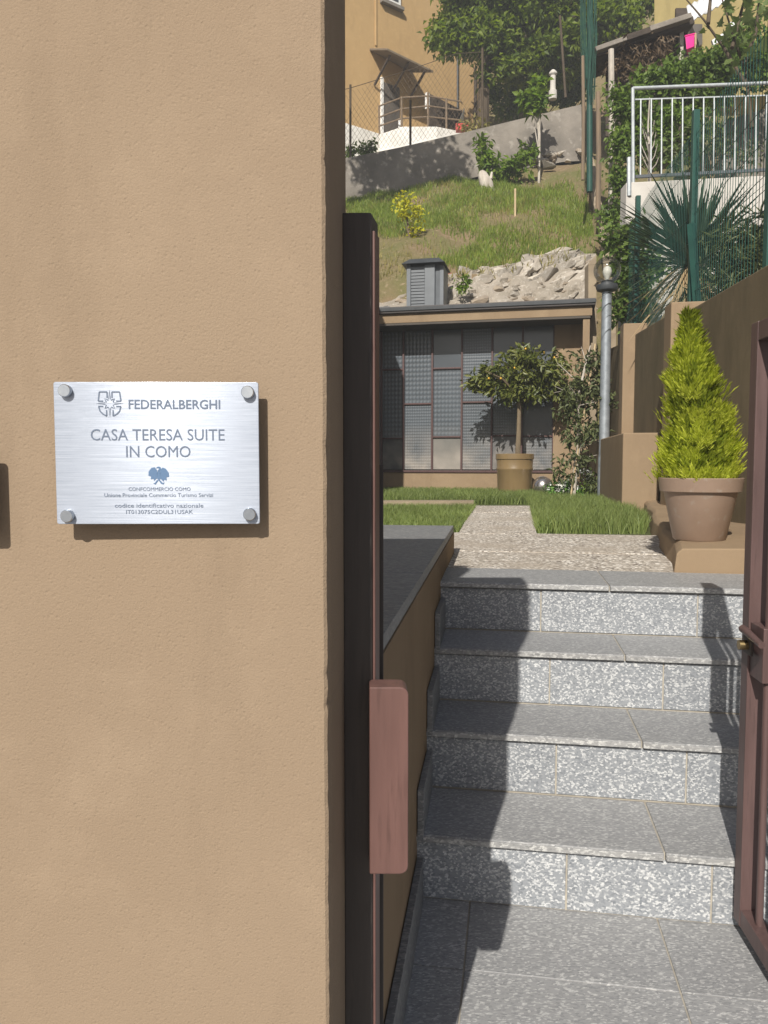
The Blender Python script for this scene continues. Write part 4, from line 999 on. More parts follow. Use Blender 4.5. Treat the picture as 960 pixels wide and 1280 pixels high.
# ---- hillside plants
def shrub(name, label, px, py0, blobs, Y, mat, ll, lw, cat='shrub', stem=True, mst='bark', r0=.02, per=14, sp=.05):
    b0 = W(px, py0, Y); b0.z = min(b0.z, float(hz(b0.x, b0.y))) if Y > 12 else b0.z
    t = thing(name, label, cat, tuple(b0))
    P = []; cs = []
    for (x, y, rx, rz, n_) in blobs:
        c_ = W(x, y, Y); cs.append(c_); k = Y/F; q_, _ = clump_points(tuple(c_), (rx*k, rx*k*.85, rz*k), n_, per, sp, .2); P.append(q_)
    P = np.concatenate(P); n = len(P)
    if stem:
        m = MB(); hi = max(cs, key=lambda v_: v_.z)
        m.tube([b0-Z*.1, b0.lerp(hi, .5)+Vector((.02, 0, 0)), hi], [r0, r0*.8, r0*.35], 7)
        for c_ in cs:
            s_ = b0.lerp(hi, .3+.3*rnd.random()); m.tube([s_, c_], [r0*.5, r0*.2], 5)
        m.build('stem', M[mst], t)
    leaves('foliage', P, unit(rdir(n)+np.array([0, 0, -.1])), unit(rdir(n)*.8+np.array([-.1, -.5, .8])), ll*(.6+.7*rng.random(n)), lw*(.6+.7*rng.random(n)), mat, t, droop=.15)
    return t
shrub('shrub', 'thin bush with bright yellow leaves on the grassy slope', 513, 318, [(506, 254, 13, 10, 9), (520, 266, 12, 10, 8), (503, 272, 11, 9, 6), (524, 282, 9, 8, 4), (513, 300, 8, 8, 4), (516, 286, 10, 8, 4)], 14.0, M['leaf_yellow'], .085, .045, per=11, sp=.06)
shrub('shrub', 'leafy green bush beside the white stump under the grey wall', 622, 240, [(612, 205, 16, 14, 14), (630, 212, 18, 16, 16), (652, 205, 14, 12, 8), (605, 190, 9, 14, 8), (598, 178, 7, 10, 5), (622, 232, 16, 14, 10), (660, 192, 8, 10, 5)], 17.2, M['leaf_sap'], .16, .08)
shrub('sapling', 'young sapling in full leaf standing before the grey wall', 674, 198, [(673, 108, 7, 9, 7), (670, 125, 10, 10, 10), (663, 128, 7, 6, 5), (674, 137, 7, 7, 5), (655, 120, 5, 5, 2)], 17.4, M['leaf_sap'], .2, .1, 'tree', True, 'bark_pale', .03)
sk = MB().tube([W(644, 299, 14.5)-Z*.1, W(644, 236, 14.6)], .02, 6).build('garden_stake', M['bamboo'], None)
tag(sk, 'thin bare stake standing in the green grass of the slope', 'stake')
# pale stump
sm = thing('tree_stump', 'weathered white forked stump lying on the grassy slope', 'stump', tuple(W(606, 255, 16.6)))
q = lambda x, y, d=0: W(x, y, 16.6+d)
mm = MB().tube([q(609, 256), q(612, 243), q(608, 231), q(603, 218), q(601, 214)], [.05, .13, .15, .10, .05], 9)
mm.tube([q(608, 240), q(616, 238), q(620, 243)], [.08, .05, .02], 7); mm.tube([q(606, 228), q(614, 222), q(615, 215)], [.07, .04, .02], 7); mm.tube([q(611, 248), q(606, 256), q(602, 262)], [.06, .04, .02], 6)
mm.build('stump_body', M['bark_pale'], sm, smooth=True)

# ================================================================== HOUSE ON THE HILL
hd = Vector((.8, .6, 0)); hn = Vector((.6, -.8, 0)); HP0 = Vector((-1.03, 22.0, 9))
def HF(px, py, off=0): return hit(px, py, HP0+hn*off, hn)
ho = thing('ochre_house', 'ochre rendered house with a sloping door canopy on top of the hill', 'house', tuple(HF(520, 180)))
x0 = HP0.dot(hd)-3.5; x1 = HF(598, 120).dot(hd); hb = HP0.dot(hn)
zb0 = HF(500, 200).z-3.5; zt0 = HF(440, 0).z+3
def hbox(u0, u1, z0, z1, f0, f1, name, mat, parent=ho, bevel=.01):
    return MB().box(hd*((u0+u1)/2)+hn*(hb+(f0+f1)/2)+Z*((z0+z1)/2), (u1-u0, abs(f1-f0), z1-z0), (hd, hn, Z)).build(name, mat, parent, bevel=bevel)
hbox(x0, x1, zb0, zt0, -5, 0, 'wall', M['ochre'])
wa, wb = HF(477.5, -12), HF(500, 8)
wf = hbox(wa.dot(hd), wb.dot(hd), wb.z-.05, wa.z+.6, .001, .05, 'window', M['white'])
hbox(wa.dot(hd)+.12, wb.dot(hd)-.10, wb.z+.05, wa.z+.5, .051, .06, 'pane', M['glass_clear'], wf)
hbox(wa.dot(hd)-.08, wb.dot(hd)+.06, wb.z-.16, wb.z-.06, .001, .14, 'sill', M['concrete'], wf)
da, db = HF(478.5, 98), HF(499, 166)
dr = hbox(da.dot(hd), db.dot(hd), db.z-.3, da.z-.1, .002, .03, 'door', M['door'])
hbox(da.dot(hd)-.10, da.dot(hd)-.004, db.z-.3, da.z+.0, .002, .06, 'door_jamb', M['white'], dr)
u0, u1 = HF(463, 64).dot(hd), HF(516, 91).dot(hd); zc1 = HF(463, 64).z
OFF = .85; zc2 = (lambda p: p.z)(HF(484, 63.5, OFF))
cb = [HF(462, 63, .01), HF(515, 91, .01), HF(542, 91, OFF), HF(484, 63, OFF)]
MB().prism(cb, (0, 0, .06)).build('canopy', M['canopy'], ho, bevel=.01)
for k in range(3):
    u = u0+(u1-u0)*(.08+.42*k); MB().bar(hd*u+hn*(hb+.03)+Z*(zc1-.9), hd*u+hn*(hb+OFF-.1)+Z*(zc2-.02), .05).build('bracket', M['wood_dark'], ho)
hbox(HF(469.5, 30).dot(hd)-.03, HF(469.5, 30).dot(hd)+.03, zc1+.2, zt0-.1, .001, .03, 'conduit', M['ochre']); pp = HF(572, 60); MB().tube([HF(572, 20, .05), HF(572, 150, .05)], .03, 6).build('drain_pipe', M['dark_metal'], ho)
MB().tube([HF(594, 85, .08), HF(594, 150, .08)], .045, 6).build('drain_pipe', M['wood_dark'], ho)
# terrace in front
tbp = [(420, 172, .6), (472, 168, .6)]
tr_ = thing('terrace', 'whitewashed terrace base with rusty rails below the canopy door', 'terrace', tuple(HF(520, 185, 1)))
zT = W(520, 158, 21.2).z
def TY_(py): return 21.2*(578-158)/(578-py)
tA, tB, tC, tD = W(474, 168, TY_(167.6)), W(503, 158, 21.2), W(546, 158, 21.2), W(584, 166, TY_(165.5))
tE = HF(592, 160, .003); tF = HF(474, 160, .003)
uA = HF(474, 168, 0).dot(hd)
MB().prism([Vector((p.x, p.y, zT-2.6)) for p in (tA, tB, tC, tD, tE, tF)], (0, 0, 2.6)).build('terrace_base', M['whitewash'], tr_, bevel=.02)
hbox(x0, uA-.01, zb0, HF(440, 158).z, .003, .08, 'plinth', M['whitewash'], tr_)
def TP_(px, py):
    Yp = float(np.interp(px, [474, 503, 546, 584], [TY_(167.6), 21.25, 21.25, TY_(165.5)])); return W(px, py, Yp+.04)
def rail(pts, r=.022):
    for a, b in zip(pts[:-1], pts[1:]): MB().tube([TP_(*a), TP_(*b)], r, 6).build('rail', M['wood_post'], tr_)
rail([(473, 133), (502, 122), (535, 120), (576, 127)]); rail([(473, 147), (502, 136), (535, 132.5), (576, 138)]); rail([(473, 158), (502, 148), (535, 146), (574, 150)])
rail([(502, 121), (502, 162)], r=.03); rail([(535, 116), (535, 162)], r=.03); rail([(558, 123), (558, 163)], r=.03); rail([(473.5, 132), (474.5, 170)], r=.025)
pn = [HF(537, 117, .8), HF(578, 138, .8), HF(573, 160, .8), HF(537, 160, .8)]
MB().prism(pn, hn*-.05).build('board_panel', M['wood_dark'], tr_)
MB().prism([HF(533.5, 115, .82), HF(537, 116, .82), HF(537, 135, .82), HF(533.5, 135, .82)], hn*-.08).build('panel_post', M['white'], tr_)
MB().prism([HF(574, 153, .9), HF(581, 135, .9), HF(579, 155, .9)], hn*-.05).build('white_stay', M['white'], tr_)
MB().prism([W(498, 148, 21.5), W(503.5, 148, 21.5), W(503.5, 162, 21.5), W(498, 162, 21.5)], (0, .1, 0)).build('stub_post', M['white'], tr_)
rp = W(578, 158, 20.5); k_ = 20.5/F
rt = MB().prism([rp+Vector((-7*k_, 0, -4*k_)), rp+Vector((7*k_, 0, -4*k_)), rp+Vector((8*k_, 0, 4*k_)), rp+Vector((-8*k_, 0, 4*k_))], (0, .2, 0)).build('plant_trough', M['redpot'], None, bevel=.01)
tag(rt, 'red plastic plant trough on the grey wall by the terrace', 'planter')
tpz = thing('trough_plant', 'small yellowing plant beside the red trough on the wall', 'plant', tuple(W(592, 160, 20.3)))
foliage('leaves', tuple(W(594, 154, 20.3)), (.35, .2, .16), 20, 10, .05, .11, .06, M['grass_dry'], tpz)
# chain link fence on the upper wall
cl = thing('chain_link_fence', 'rusty chain link fence with thin posts along the grey wall', 'fence', tuple(W(520, 180, 18.6)))
cY = 18.62
def ctop(px): return np.interp(px, [380, 438, 513, 570, 620, 700], [124, 110, 87, 67, 64, 55])
def cbot(px): return np.interp(px, [a for a, b in top], [b for a, b in top])
for px in (438, 513, 603):
    MB().tube([W(px, cbot(px)+3, cY), W(px, (106 if px < 500 else 125 if px < 600 else 60), cY)], .028, 6).build('fence_post', M['bark_dark'], cl)
MB().tube([W(px, ctop(px), cY) for px in (390, 438, 513, 570, 603)], .008, 4).build('top_wire', M['bark_dark'], cl)
wm_ = MB(); x = 395.0
while x < 600:
    for sgn in (1, -1):
        pts = []; px = x; py = float(cbot(px))
        while py > ctop(px) and 400 < px < 602:
            pts.append(W(px, py, cY+.004*sgn)); px += sgn*2.6; py -= 4
        if len(pts) > 2: wm_.tube([pts[0], pts[-1]], .0034, 3, False)
    x += 5.8
wm_.build('link_mesh', M['wood_post'], cl)
# big tree above the wall
tY = 21.5
t0 = W(604, 165, tY); bt = thing('tree', 'large leafy green tree overhanging the ochre house', 'tree', tuple(t0))
tp_ = [W(604, 190, tY), W(604, 150, tY), W(605, 100, tY), W(615, 50, tY), W(640, -10, tY)]
m = MB().tube(tp_, [.2, .17, .15, .13, .08], 10)
for (x, y) in ((570, 30), (650, 40), (690, 60), (720, 20), (600, 0), (560, 60), (680, 0)):
    m.tube([tp_[2].lerp(tp_[3], rnd.random()), W((605+x)/2, (80+y)/2-8, tY+rnd.uniform(-.3, .3)), W(x, y, tY+rnd.uniform(-.8, .8))], [.09, .055, .02], 6)
m.build('trunk', M['bark_dark'], bt)
P = []; kk = tY/F
for (x, y, rx, rz, n_) in ((585, 15, 44, 26, 42), (640, 5, 50, 32, 45), (690, 15, 50, 34, 50), (565, 48, 24, 16, 20), (605, 45, 40, 22, 34), (650, 55, 44, 24, 38), (700, 55, 40, 30, 42), (630, 85, 30, 14, 14), (680, 88, 36, 16, 18), (560, 30, 20, 24, 16), (730, 20, 30, 30, 26), (640, -45, 110, 30, 60), (770, 25, 40, 28, 40), (800, 0, 40, 24, 34), (760, 60, 26, 18, 16)):
    q_, _ = clump_points(tuple(W(x, y, tY+rnd.uniform(-.7, .7))), (rx*kk, rx*kk*.8, rz*kk), n_, 40, .14, .3); P.append(q_)
P = np.concatenate(P); n = len(P)
leaves('crown', P, unit(rdir(n)+np.array([0, 0, -.35])), unit(rdir(n)*.7+np.array([-.1, -.4, .9])), .20*(.6+.6*rng.random(n)), .11*(.6+.6*rng.random(n)), M['leaf_tree'], bt, droop=.2)
# dark undergrowth below the tree, white post, stakes
shrub('shrub', 'dark green undergrowth on the bank right of the tree trunk', 640, 130, [(625, 120, 22, 18, 22), (655, 112, 24, 18, 24), (690, 110, 26, 18, 26), (715, 100, 22, 26, 26), (710, 120, 20, 10, 14), (640, 135, 24, 8, 12)], 23.4, M['leaf_hedge'], .2, .11, per=18, sp=.1)
wp = W(691, 119, 19.6); 
tag(MB().lathe(wp, [(.10, -.1), (.10, .1), (.07, .13), (.065, .46), (.10, .5), (.10, .54), (.04, .6)], 12).build('white_pillar', M['whitewall'], None), 'short white pillar standing among the bushes above the grey wall', 'pillar')
tag(MB().tube([W(707, 122, 19.2), W(700, 20, 19.4)], .03, 6).build('pole', M['bark_dark'], None), 'long leaning pole beside the short white pillar', 'pole')

# ================================================================== RIGHT TERRACE, RAILING, PLANTS, FENCE
tm = MB()
bz = lambda y: float(np.interp(y, [2, 5.6, 8, 10, 12], [1.3, 2.0, 2.25, 2.3, 2.5]))
pts = []
for y in (2.0, 4, 5.6, 8, 10, 11.5):
    xl = wall_pt(y/ math.cos(PSI)+.2, 0).x+.22
    pts += [(xl, y, bz(y)-.03), (xl+1.2, y, bz(y)+.05), (xl+9, y, bz(y)+.5)]
tm.add(pts, [(i*3+k, i*3+k+1, (i+1)*3+k+1, (i+1)*3+k) for i in range(5) for k in range(2)])
tag(tm.build('terrace_bank', M['soil']), kind='structure')
wwY = 10.2
ww = thing('pale_wall', 'pale rendered wall under the galvanised railing behind the yucca', 'wall', tuple(W(880, 300, wwY)))
a = W(783, 228, wwY); b = W(1010, 212, wwY)
MB().prism([Vector((a.x, wwY, 1.9)), Vector((b.x+1, wwY, 1.9)), Vector((b.x+1, wwY, b.z)), Vector((a.x, wwY, a.z))], (0, .25, 0)).build('wall_body', M['whitewall'], ww, bevel=.01)
rl = thing('railing', 'galvanised railing with upright bars on top of the pale wall', 'railing', tuple(W(792, 225, wwY+.1)))
rY = wwY+.1
MB().tube([W(791, 110.5, rY), W(985, 103, rY)], .023, 10).build('handrail', M['galv_white'], rl, smooth=True)
MB().tube([W(791, 110, rY), W(791.5, 232, rY)], .023, 10).build('post', M['galv_white'], rl, smooth=True)
MB().tube([W(786.5, 197, rY-.1), W(786.5, 245, rY-.1)], .03, 8).build('post', M['galv_white'], rl, smooth=True)
MB().bar(W(794, 124.5, rY), W(985, 118.5, rY), .016).build('rail', M['galv_white'], rl)
MB().bar(W(794, 221, rY), W(985, 211, rY), .035).build('rail', M['slat'], rl)
for k in range(15):
    px = 801+k*13.1; yt = 124.5-(px-794)*.0314; yb = 221-(px-794)*.0524
    MB().tube([W(px, yt, rY), W(px-.5, yb, rY)], .010, 6, False).build('baluster', M['galv_white'], rl, smooth=True)
# yucca
yY = 8.2; yc = W(866, 322, yY)
yu = thing('yucca', 'large spiky blue green yucca behind the green wire fence', 'plant', (yc.x, yc.y, bz(8.2)))
MB().tube([Vector((yc.x, yc.y, bz(8.2)-.1)), yc+Vector((0, 0, -.05))], [.11, .09], 10).build('trunk', M['bark'], yu)
def strap(base_, dirv, L, wd, bend, mat, name):
    d = dirv.normalized(); sd = d.cross(Z).normalized() if abs(d.z) < .98 else Vector((1, 0, 0))
    m = MB(); vs = []; n_ = 5
    for i in range(n_):
        f_ = i/(n_-1); p = base_+d*(L*f_)+Vector((0, 0, -bend*L*f_*f_)); w_ = wd*(1-.15*abs(f_-.3))*(1 if f_ < .6 else max(.03, 1-(f_-.6)/.4))*.5
        vs += [p-sd*w_, p+sd.cross(d)*(-w_*.25), p+sd*w_]
    fs = [(i*3+k, i*3+k+1, (i+1)*3+k+1, (i+1)*3+k) for i in range(n_-1) for k in range(2)]
    return m.add(vs, fs).build(name, mat, yu, fix=False)
for i in range(210):
    a = rnd.uniform(0, 2*math.pi); el = R(rnd.triangular(-25, 88, 35))
    d = Vector((math.cos(a)*math.cos(el), math.sin(a)*math.cos(el)*.8, math.sin(el)))
    strap(yc+Vector((d.x*.06, d.y*.06, rnd.uniform(-.12, .12))), d, rnd.uniform(.75, 1.05), rnd.uniform(.036, .052), rnd.uniform(0, .10) if el > 0 else rnd.uniform(.1, .35), M['yucca'], 'leaf')
for i in range(70):
    a = rnd.uniform(0, 2*math.pi); d = Vector((math.cos(a), math.sin(a)*.8, rnd.uniform(-1.0, -.2)))
    strap(yc+Vector((d.x*.07, d.y*.07, rnd.uniform(-.35, -.05))), d, rnd.uniform(.5, .85), rnd.uniform(.03, .045), rnd.uniform(.2, .5), M['drylf'], 'dry_leaf')
# second rosette to the right, partly out of the frame
shrub('shrub', 'tangled strappy undergrowth below the railing at the right edge', 925, 345, [(915, 305, 22, 16, 16), (945, 300, 22, 20, 18), (960, 320, 20, 14, 12), (900, 345, 24, 12, 14), (935, 330, 24, 14, 14)], 7.4, M['leaf_grey'], .22, .02, stem=False, sp=.1)
shrub('shrub', 'dark leafy creeper between the lamp globe and the green fence', 790, 395, [(790, 300, 14, 26, 18), (776, 345, 9, 26, 16), (792, 350, 14, 26, 18), (776, 385, 7, 20, 10), (800, 380, 12, 20, 12), (768, 300, 8, 18, 8), (812, 330, 16, 24, 14)], 9.6, M['leaf_hedge'], .11, .055, stem=False, per=18, sp=.06)
# vegetation behind railing
shrub('hedge', 'bright green leafy hedge rising behind the galvanised railing', 870, 190, [(815, 100, 20, 10, 22), (850, 92, 26, 14, 34), (890, 82, 26, 18, 34), (925, 75, 26, 18, 26), (800, 118, 14, 12, 14), (840, 112, 30, 10, 22), (900, 105, 30, 12, 26), (945, 95, 22, 14, 18), (870, 128, 40, 10, 20)], 12.6, M['leaf_hedge'], .10, .06, 'hedge', per=26, sp=.08)
shrub('shrub', 'ivy clad dark bush left of the railing post', 775, 240, [(775, 130, 12, 26, 24), (778, 175, 12, 28, 24), (776, 222, 12, 26, 22), (768, 265, 12, 18, 14), (790, 150, 10, 26, 14), (808, 180, 16, 30, 26), (835, 150, 22, 16, 22), (835, 190, 20, 20, 20), (870, 160, 22, 18, 18)], 12.2, M['leaf_hedge'], .10, .055, stem=False, per=24, sp=.08)
shrub('shrub', 'sparse twiggy weeds behind the balusters', 890, 205, [(880, 180, 18, 22, 16), (855, 195, 16, 16, 12), (905, 190, 18, 18, 10), (930, 195, 18, 14, 10)], 11.2, M['leaf_grey'], .09, .03, per=12, sp=.08)
cs2 = MB().prism([W(905, 150, 13.2), W(1010, 120, 13.2), W(1010, 235, 13.2), W(893, 235, 13.2)], (0, .4, 0)).build('stone_block_wall', M['concrete'], None, bevel=.02)
tag(cs2, 'low weathered stone wall seen through the railing bars on the right', 'wall')
# bare white shrub behind railing
bs = thing('bare_shrub', 'leafless pale twiggy shrub behind the left end of the railing', 'shrub', tuple(W(812, 222, 10.8)))
m = MB().tube([W(812, 230, 10.8), W(812, 195, 10.8), W(810, 160, 10.8), W(812, 122, 10.8)], [.025, .02, .013, .006], 6)
for (y, x2, y2) in ((215, 800, 188), (215, 826, 190), (205, 797, 170), (205, 822, 180), (195, 803, 160), (192, 820, 165), (180, 801, 150), (178, 818, 150)):
    m.tube([W(812, y, 10.8), W((812+x2)/2+1, (y+y2)/2+3, 10.75), W(x2, y2, 10.7)], [.009, .007, .003], 5)
m.build('stem', M['bark_pale'], bs)
# shed with vine clad side
sY = 14.5
sh = thing('shed', 'old dark shed with a sloping plank roof edge and dried vines on its side', 'shed', tuple(W(800, 120, sY)))
poly = [W(757, 60, sY), W(862, 24, sY), W(862, 170, sY), W(757, 170, sY)]
MB().prism(poly, (0.5, .8, 0)).build('wall', M['wood_dark'], sh)
def plank(a, b, th, dz, name='roof_plank', mat='bark_pale', off=-.35, dep=3):
    pa_, pb_ = W(*a, sY+off), W(*b, sY+off); d = (pb_-pa_).normalized(); u = Vector((-d.z, 0, d.x))
    MB().prism([pa_, pb_, pb_-u*th, pa_-u*th], (0, dep, 0)).build(name, M[mat], sh, bevel=.01)
plank((744, 58), (783, 44), .08, 0, mat='concrete', dep=.5, off=-.5); plank((783, 43), (812, 33), .10, 0, mat='wood_dark', dep=.5, off=-.5); plank((812, 32), (864, 15), .09, 0, mat='concrete', dep=.5, off=-.5)
plank((744, 61), (866, 19), .14, 0, mat='wood_dark', dep=.9)
MB().prism([W(850, 30, sY-.15), W(855, 30, sY-.15), W(854, 75, sY-.15), W(849.5, 75, sY-.15)], (0, .1, 0)).build('post', M['bark_pale'], sh)
P, _ = clump_points(tuple(W(805, 75, sY-.2)), (.75, .15, .42), 60, 22, .1, .1); n = len(P)
leaves('dry_vine', P, unit(rdir(n)+np.array([0, 0, -.9])), unit(rdir(n)+np.array([0, -.6, .2])), .16*(.6+.7*rng.random(n)), .035*(.6+.7*rng.random(n)), M['leaf_vine'], sh)
cr = thing('corrugated_sheet', 'white corrugated roofing sheet leaning beside the dark shed', 'roof sheet', tuple(W(890, 15, 14.6)))
m = MB(); vs = []; fs = []
nn = 30
a, b, c_, d_ = W(862, 27, 14.6), W(918, -4, 15.3), W(915, -22, 15.9), W(858, 8, 15.2)
for i in range(nn+1):
    f_ = i/nn; o_ = Vector((0, 0, .02*math.sin(i*1.6))); vs += [a.lerp(b, f_)+o_, d_.lerp(c_, f_)+o_]
fs = [(2*i, 2*i+2, 2*i+3, 2*i+1) for i in range(nn)]
o = m.add(vs, fs).build('sheet', M['corr'], cr, smooth=True); o.modifiers.new('solid', 'SOLIDIFY').thickness = .02
c2 = thing('corrugated_sheet', 'small white broken sheet below the big white roofing sheet', 'roof sheet', tuple(W(905, 45, 14.2)))
for pts in ([(890, 50), (912, 36), (916, 44), (892, 56)], [(912, 28), (920, 25), (921, 34), (914, 36)]):
    MB().prism([W(x, y, 14.2) for x, y in pts], (0, .05, 0)).build('sheet', M['corr'], c2)
pk = thing('pink_basket', 'bright pink plastic basket hung on a pole', 'basket', tuple(W(863, 52, 13.6)))
P8 = [W(x, y, 13.6) for x, y in ((856.5, 45), (869, 42), (868, 58), (858, 62))]
q8 = [p+Vector((.10, .22, .02)) for p in P8]
MB().add(P8+q8, [(0, 1, 2, 3), (4, 7, 6, 5), (0, 3, 7, 4), (1, 5, 6, 2), (3, 2, 6, 7)]).build('basket_body', M['pink'], pk, bevel=.01)
MB().tube(P8[:2]+[q8[1], q8[0], P8[0]], .012, 6).build('rim', M['pink'], pk)
tag(MB().tube([W(869.5, 80, 13.55), W(869.5, 42, 13.55)], .018, 6).build('pole', M['bamboo'], None), 'thin pole carrying the pink basket', 'pole')
yh = thing('yellow_house', 'dull yellow house wall behind the shed and white sheets', 'house', tuple(W(880, 40, 18)))
MB().prism([W(818, 120, 18), W(1040, 120, 18), W(1040, -60, 18), W(818, -60, 18)], (.5, 1, 0)).build('wall', M['yellow'], yh)
MB().prism([W(845, 60, 17.9), W(862, 60, 17.9), W(862, 10, 17.9), W(845, 10, 17.9)], (0, .06, 0)).build('door', M['wood_dark'], yh)
MB().prism([W(866, 62, 17.9), W(878, 55, 17.9), W(878, 30, 17.9), W(866, 30, 17.9)], (0, .06, 0)).build('window', M['door'], yh)
# fig with individual big leaves hanging in at the top right
fg = thing('fig_tree', 'fig tree with large pale leaves reaching in at the top right corner', 'tree', tuple(W(935, 90, 11.5)))
m = MB()
br = [[(940, 160), (932, 90), (915, 40), (900, -10)], [(935, 110), (905, 60), (880, 25), (850, -10)], [(930, 80), (945, 40), (950, -10)], [(915, 60), (925, 20), (935, -15)], [(885, 30), (888, 0), (892, -15)]]
for pts in br: m.tube([W(x, y, 11.5+.2*math.sin(x)) for x, y in pts], [.03, .022, .015, .008][:len(pts)], 6)
m.build('trunk', M['bark_dark'], fg)
fl_me = bpy.data.meshes.new('leaf')
lobes = [(0, 0), (.16, .05), (.42, -.02), (.30, .22), (.52, .36), (.26, .44), (.2, .62), (0, .95), (-.2, .62), (-.26, .44), (-.52, .36), (-.30, .22), (-.42, -.02), (-.16, .05)]
fl_me.from_pydata([(x, y, .10*abs(x)-.12*y*y) for x, y in lobes]+[(0, .35, -.03)], [], [(i, (i+1) % 14, 14) for i in range(14)]); fl_me.materials.append(M['leaf_fig'])
for i in range(110):
    pts = rnd.choice(br); k = rnd.randint(0, len(pts)-2); f_ = rnd.random(); x = pts[k][0]+(pts[k+1][0]-pts[k][0])*f_; y = pts[k][1]+(pts[k+1][1]-pts[k][1])*f_
    if y > 105: continue
    if (842 < x < 884 and 30 < y < 88) or (858 < x < 905 and y < 32): continue
    p = W(x+rnd.uniform(-16, 16), y+rnd.uniform(-12, 12), 11.5+rnd.uniform(-.3, .3)); o = link_mesh('leaf', fl_me, None, fg, p-wloc(fg))
    s_ = rnd.uniform(.12, .22); o.scale = (s_, s_, s_); o.rotation_euler = (rnd.uniform(.2, 1.5), rnd.uniform(-.5, .5), rnd.uniform(0, 6.3))
shrub('shrub', 'dense climbing foliage behind the fence in the top right corner', 940, 60, [(945, 40, 20, 30, 20), (925, 60, 20, 20, 16), (950, 90, 18, 24, 14), (915, 90, 20, 16, 10)], 13.0, M['leaf_hedge'], .12, .07, stem=False, per=16, sp=.1)

# ---- green fence along the retaining wall top
fo = TW+.16
def fpt(s, z): return st(s, fo, z)
def s_f(px):
    k = (px-480)/F; t = fo
    return (k*t*math.sin(PSI)+t*math.cos(PSI))/(k*math.cos(PSI)-math.sin(PSI))
gf = thing('green_fence', 'green wire fence on posts standing along the retaining wall top', 'fence', tuple(fpt(5, 1.9)))
def zwall(s): return float(np.interp(s, [s_at(960), sB, sC, sD+.4], [zA, zB, zC, zD]))
posts = [(952, -20, .030), (858, 138, .030), (790, 245, .03)]
for px, pyt, r in posts:
    s = s_f(px); zt_ = W(px, pyt, fpt(s, 0).y).z
    MB().bar(fpt(s, zwall(s)-.15), fpt(s, min(zt_, zwall(s)+1.75)), r*1.65).build('post', M['green_pvc'], gf, bevel=.003)
s = s_f(858); 
MB().bar(W(873, 400, fpt(s, 0).y-.12), W(864, 280, fpt(s, 0).y-.05), .045).build('brace', M['green_pvc'], gf)
s0, s1 = s_f(985), s_f(772); wires = int((s1-s0)/.062)
wme = bpy.data.meshes.new('wire'); bm = bmesh.new(); bmesh.ops.create_cone(bm, cap_ends=False, segments=4, radius1=.0023, radius2=.0023, depth=1.5); bm.to_mesh(wme); bm.free(); wme.materials.append(M['green_pvc'])
for i in range(wires):
    s = s0+i*.062; p = fpt(s, zwall(s)+.70); o = link_mesh('wire', wme, None, gf, p-wloc(gf))
hm = MB()
for k in range(8):
    pts = [fpt(s0+(s1-s0)*i/8, zwall(s0+(s1-s0)*i/8)+.0+k*.2) for i in range(9)]; hm.tube(pts, .002, 4, False)
hm.build('cross_wires', M['green_pvc'], gf)
# tall green post wrapped in netting, and old timber posts
gt = thing('green_pole', 'tall green metal pole wrapped in netting beside the boundary kerb', 'pole', tuple(W(737, 238, 14.2)))
MB().tube([W(737, 240, 14.2), W(737, 60, 14.2), W(738, -30, 14.2)], .055, 10).build('pole', M['green_pvc'], gt, smooth=True)
mm = MB()
for k in range(34):
    a = 2*math.pi*k/34; c0 = W(736, 95, 14.1); c1 = W(736, -30, 14.1); rr_ = .12+.02*math.sin(k*3); w_ = [rnd.uniform(-.02, .02) for _ in range(6)]
    mm.tube([c0+Vector((rr_*.7*math.cos(a)+w_[0], rr_*.7*math.sin(a), -.5*rnd.random())), c0.lerp(c1, .35)+Vector((rr_*math.cos(a+.1)+w_[1], rr_*math.sin(a), 0)), c0.lerp(c1, .7)+Vector((rr_*math.cos(a+.15)+w_[2], rr_*math.sin(a), 0)), c1+Vector((rr_*math.cos(a+.2)+w_[3], rr_*math.sin(a), 0))], .007, 3, False)
mm.build('netting', M['green_net'], gt)
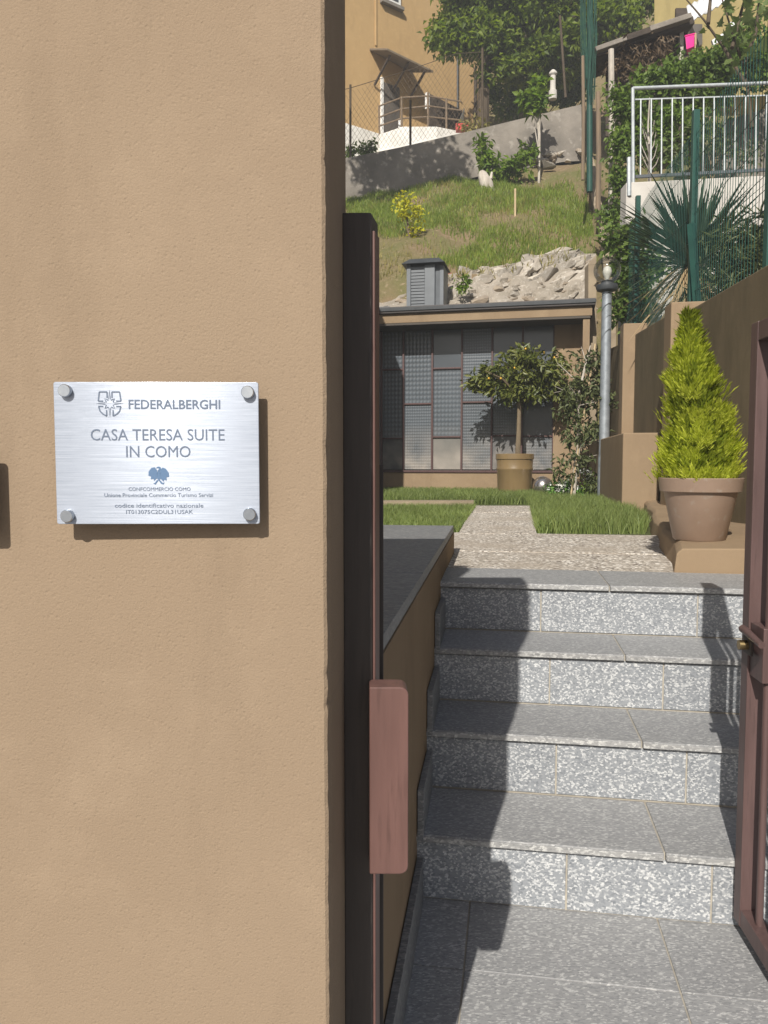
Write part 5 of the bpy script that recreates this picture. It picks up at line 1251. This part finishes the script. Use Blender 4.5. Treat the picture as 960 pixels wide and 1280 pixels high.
for nm, px, y0, y1, r, mt, lab in (('timber_post', 765, 275, 62, .055, 'bark_pale', 'tall weathered timber post topped with peeling white bark near the shed'),
                                 ('timber_post', 748.5, 268, 115, .045, 'wood_post', 'shorter brown timber post between the green pole and the peeling post'),
                                 ('timber_post', 729.5, 225, 70, .03, 'wood_post', 'slim brown post directly left of the tall green pole')):
    tag(MB().tube([W(px-1, y0, 13.2), W(px, (y0+y1)/2, 13.2), W(px-1, y1, 13.2)], [r, r*.95, r*.85], 8).build(nm, M[mt], None, smooth=True), lab, 'post')

# ---- the house wing left of the garden (hidden by the entrance wall, shades the outbuilding's left end)
hw = thing('house_wing', 'tan house wing behind the entrance wall', 'house', (-3, 8.4, TOPZ))
MB().box((-.62-3, 8.5, 2.55), (6, 1.2, 4.1)).build('wall', M['stucco_far'], hw)

# ---- tall tree left of the garden, beyond the frame, whose shade dapples the grey wall
ot = thing('tree', 'tall tree hidden behind the entrance wall', 'tree', (-2.4, 13.4, 4.6))
m = MB().tube([(-2.4, 13.4, 4.4), (-2.2, 13.4, 8.5), (-1.6, 13.4, 11.2)], [.16, .12, .07], 8)
for e in ((-.4, 13.2, 12.4), (-2.0, 13.0, 12.8), (-1.2, 14, 12.6), (-.2, 13.6, 11.6)): m.tube([(-2.1, 13.4, 9.4), ((e[0]-2.1)/2, (e[1]+13.4)/2, (e[2]+9.4)/2+.2), e], [.07, .04, .012], 6)
m.build('trunk', M['bark_dark'], ot)
foliage('crown', (-1.25, 13.4, 12.3), (1.7, 1.2, 1.15), 75, 34, .17, .2, .11, M['leaf_tree'], ot, shell=.3)

lh = shrub('shrub', 'little dark bushes growing in front of the white plinth behind the chain link', 448, 200, [(440, 192, 7, 8, 7), (455, 187, 7, 8, 7), (466, 185, 5, 8, 5)], 18.9, M['leaf_hedge'], .12, .06, stem=False, per=14, sp=.06)

# ---- thin air volume added to imitate the lens's veiling glare
hz_m = bpy.data.materials.new('veil_haze'); hz_m.use_nodes = True; ht = hz_m.node_tree; ht.nodes.remove(ht.nodes['Principled BSDF'])
vp = ht.nodes.new('ShaderNodeVolumePrincipled'); vp.inputs['Color'].default_value = (.92, .94, .97, 1); vp.inputs['Density'].default_value = .0042
ht.links.new(vp.outputs[0], ht.nodes['Material Output'].inputs['Volume'])
hz_o = MB().box((0, 250, 8.75), (1100, 1500, 19.5)).build('veil_haze', hz_m)
hz_o['kind'] = 'stuff'
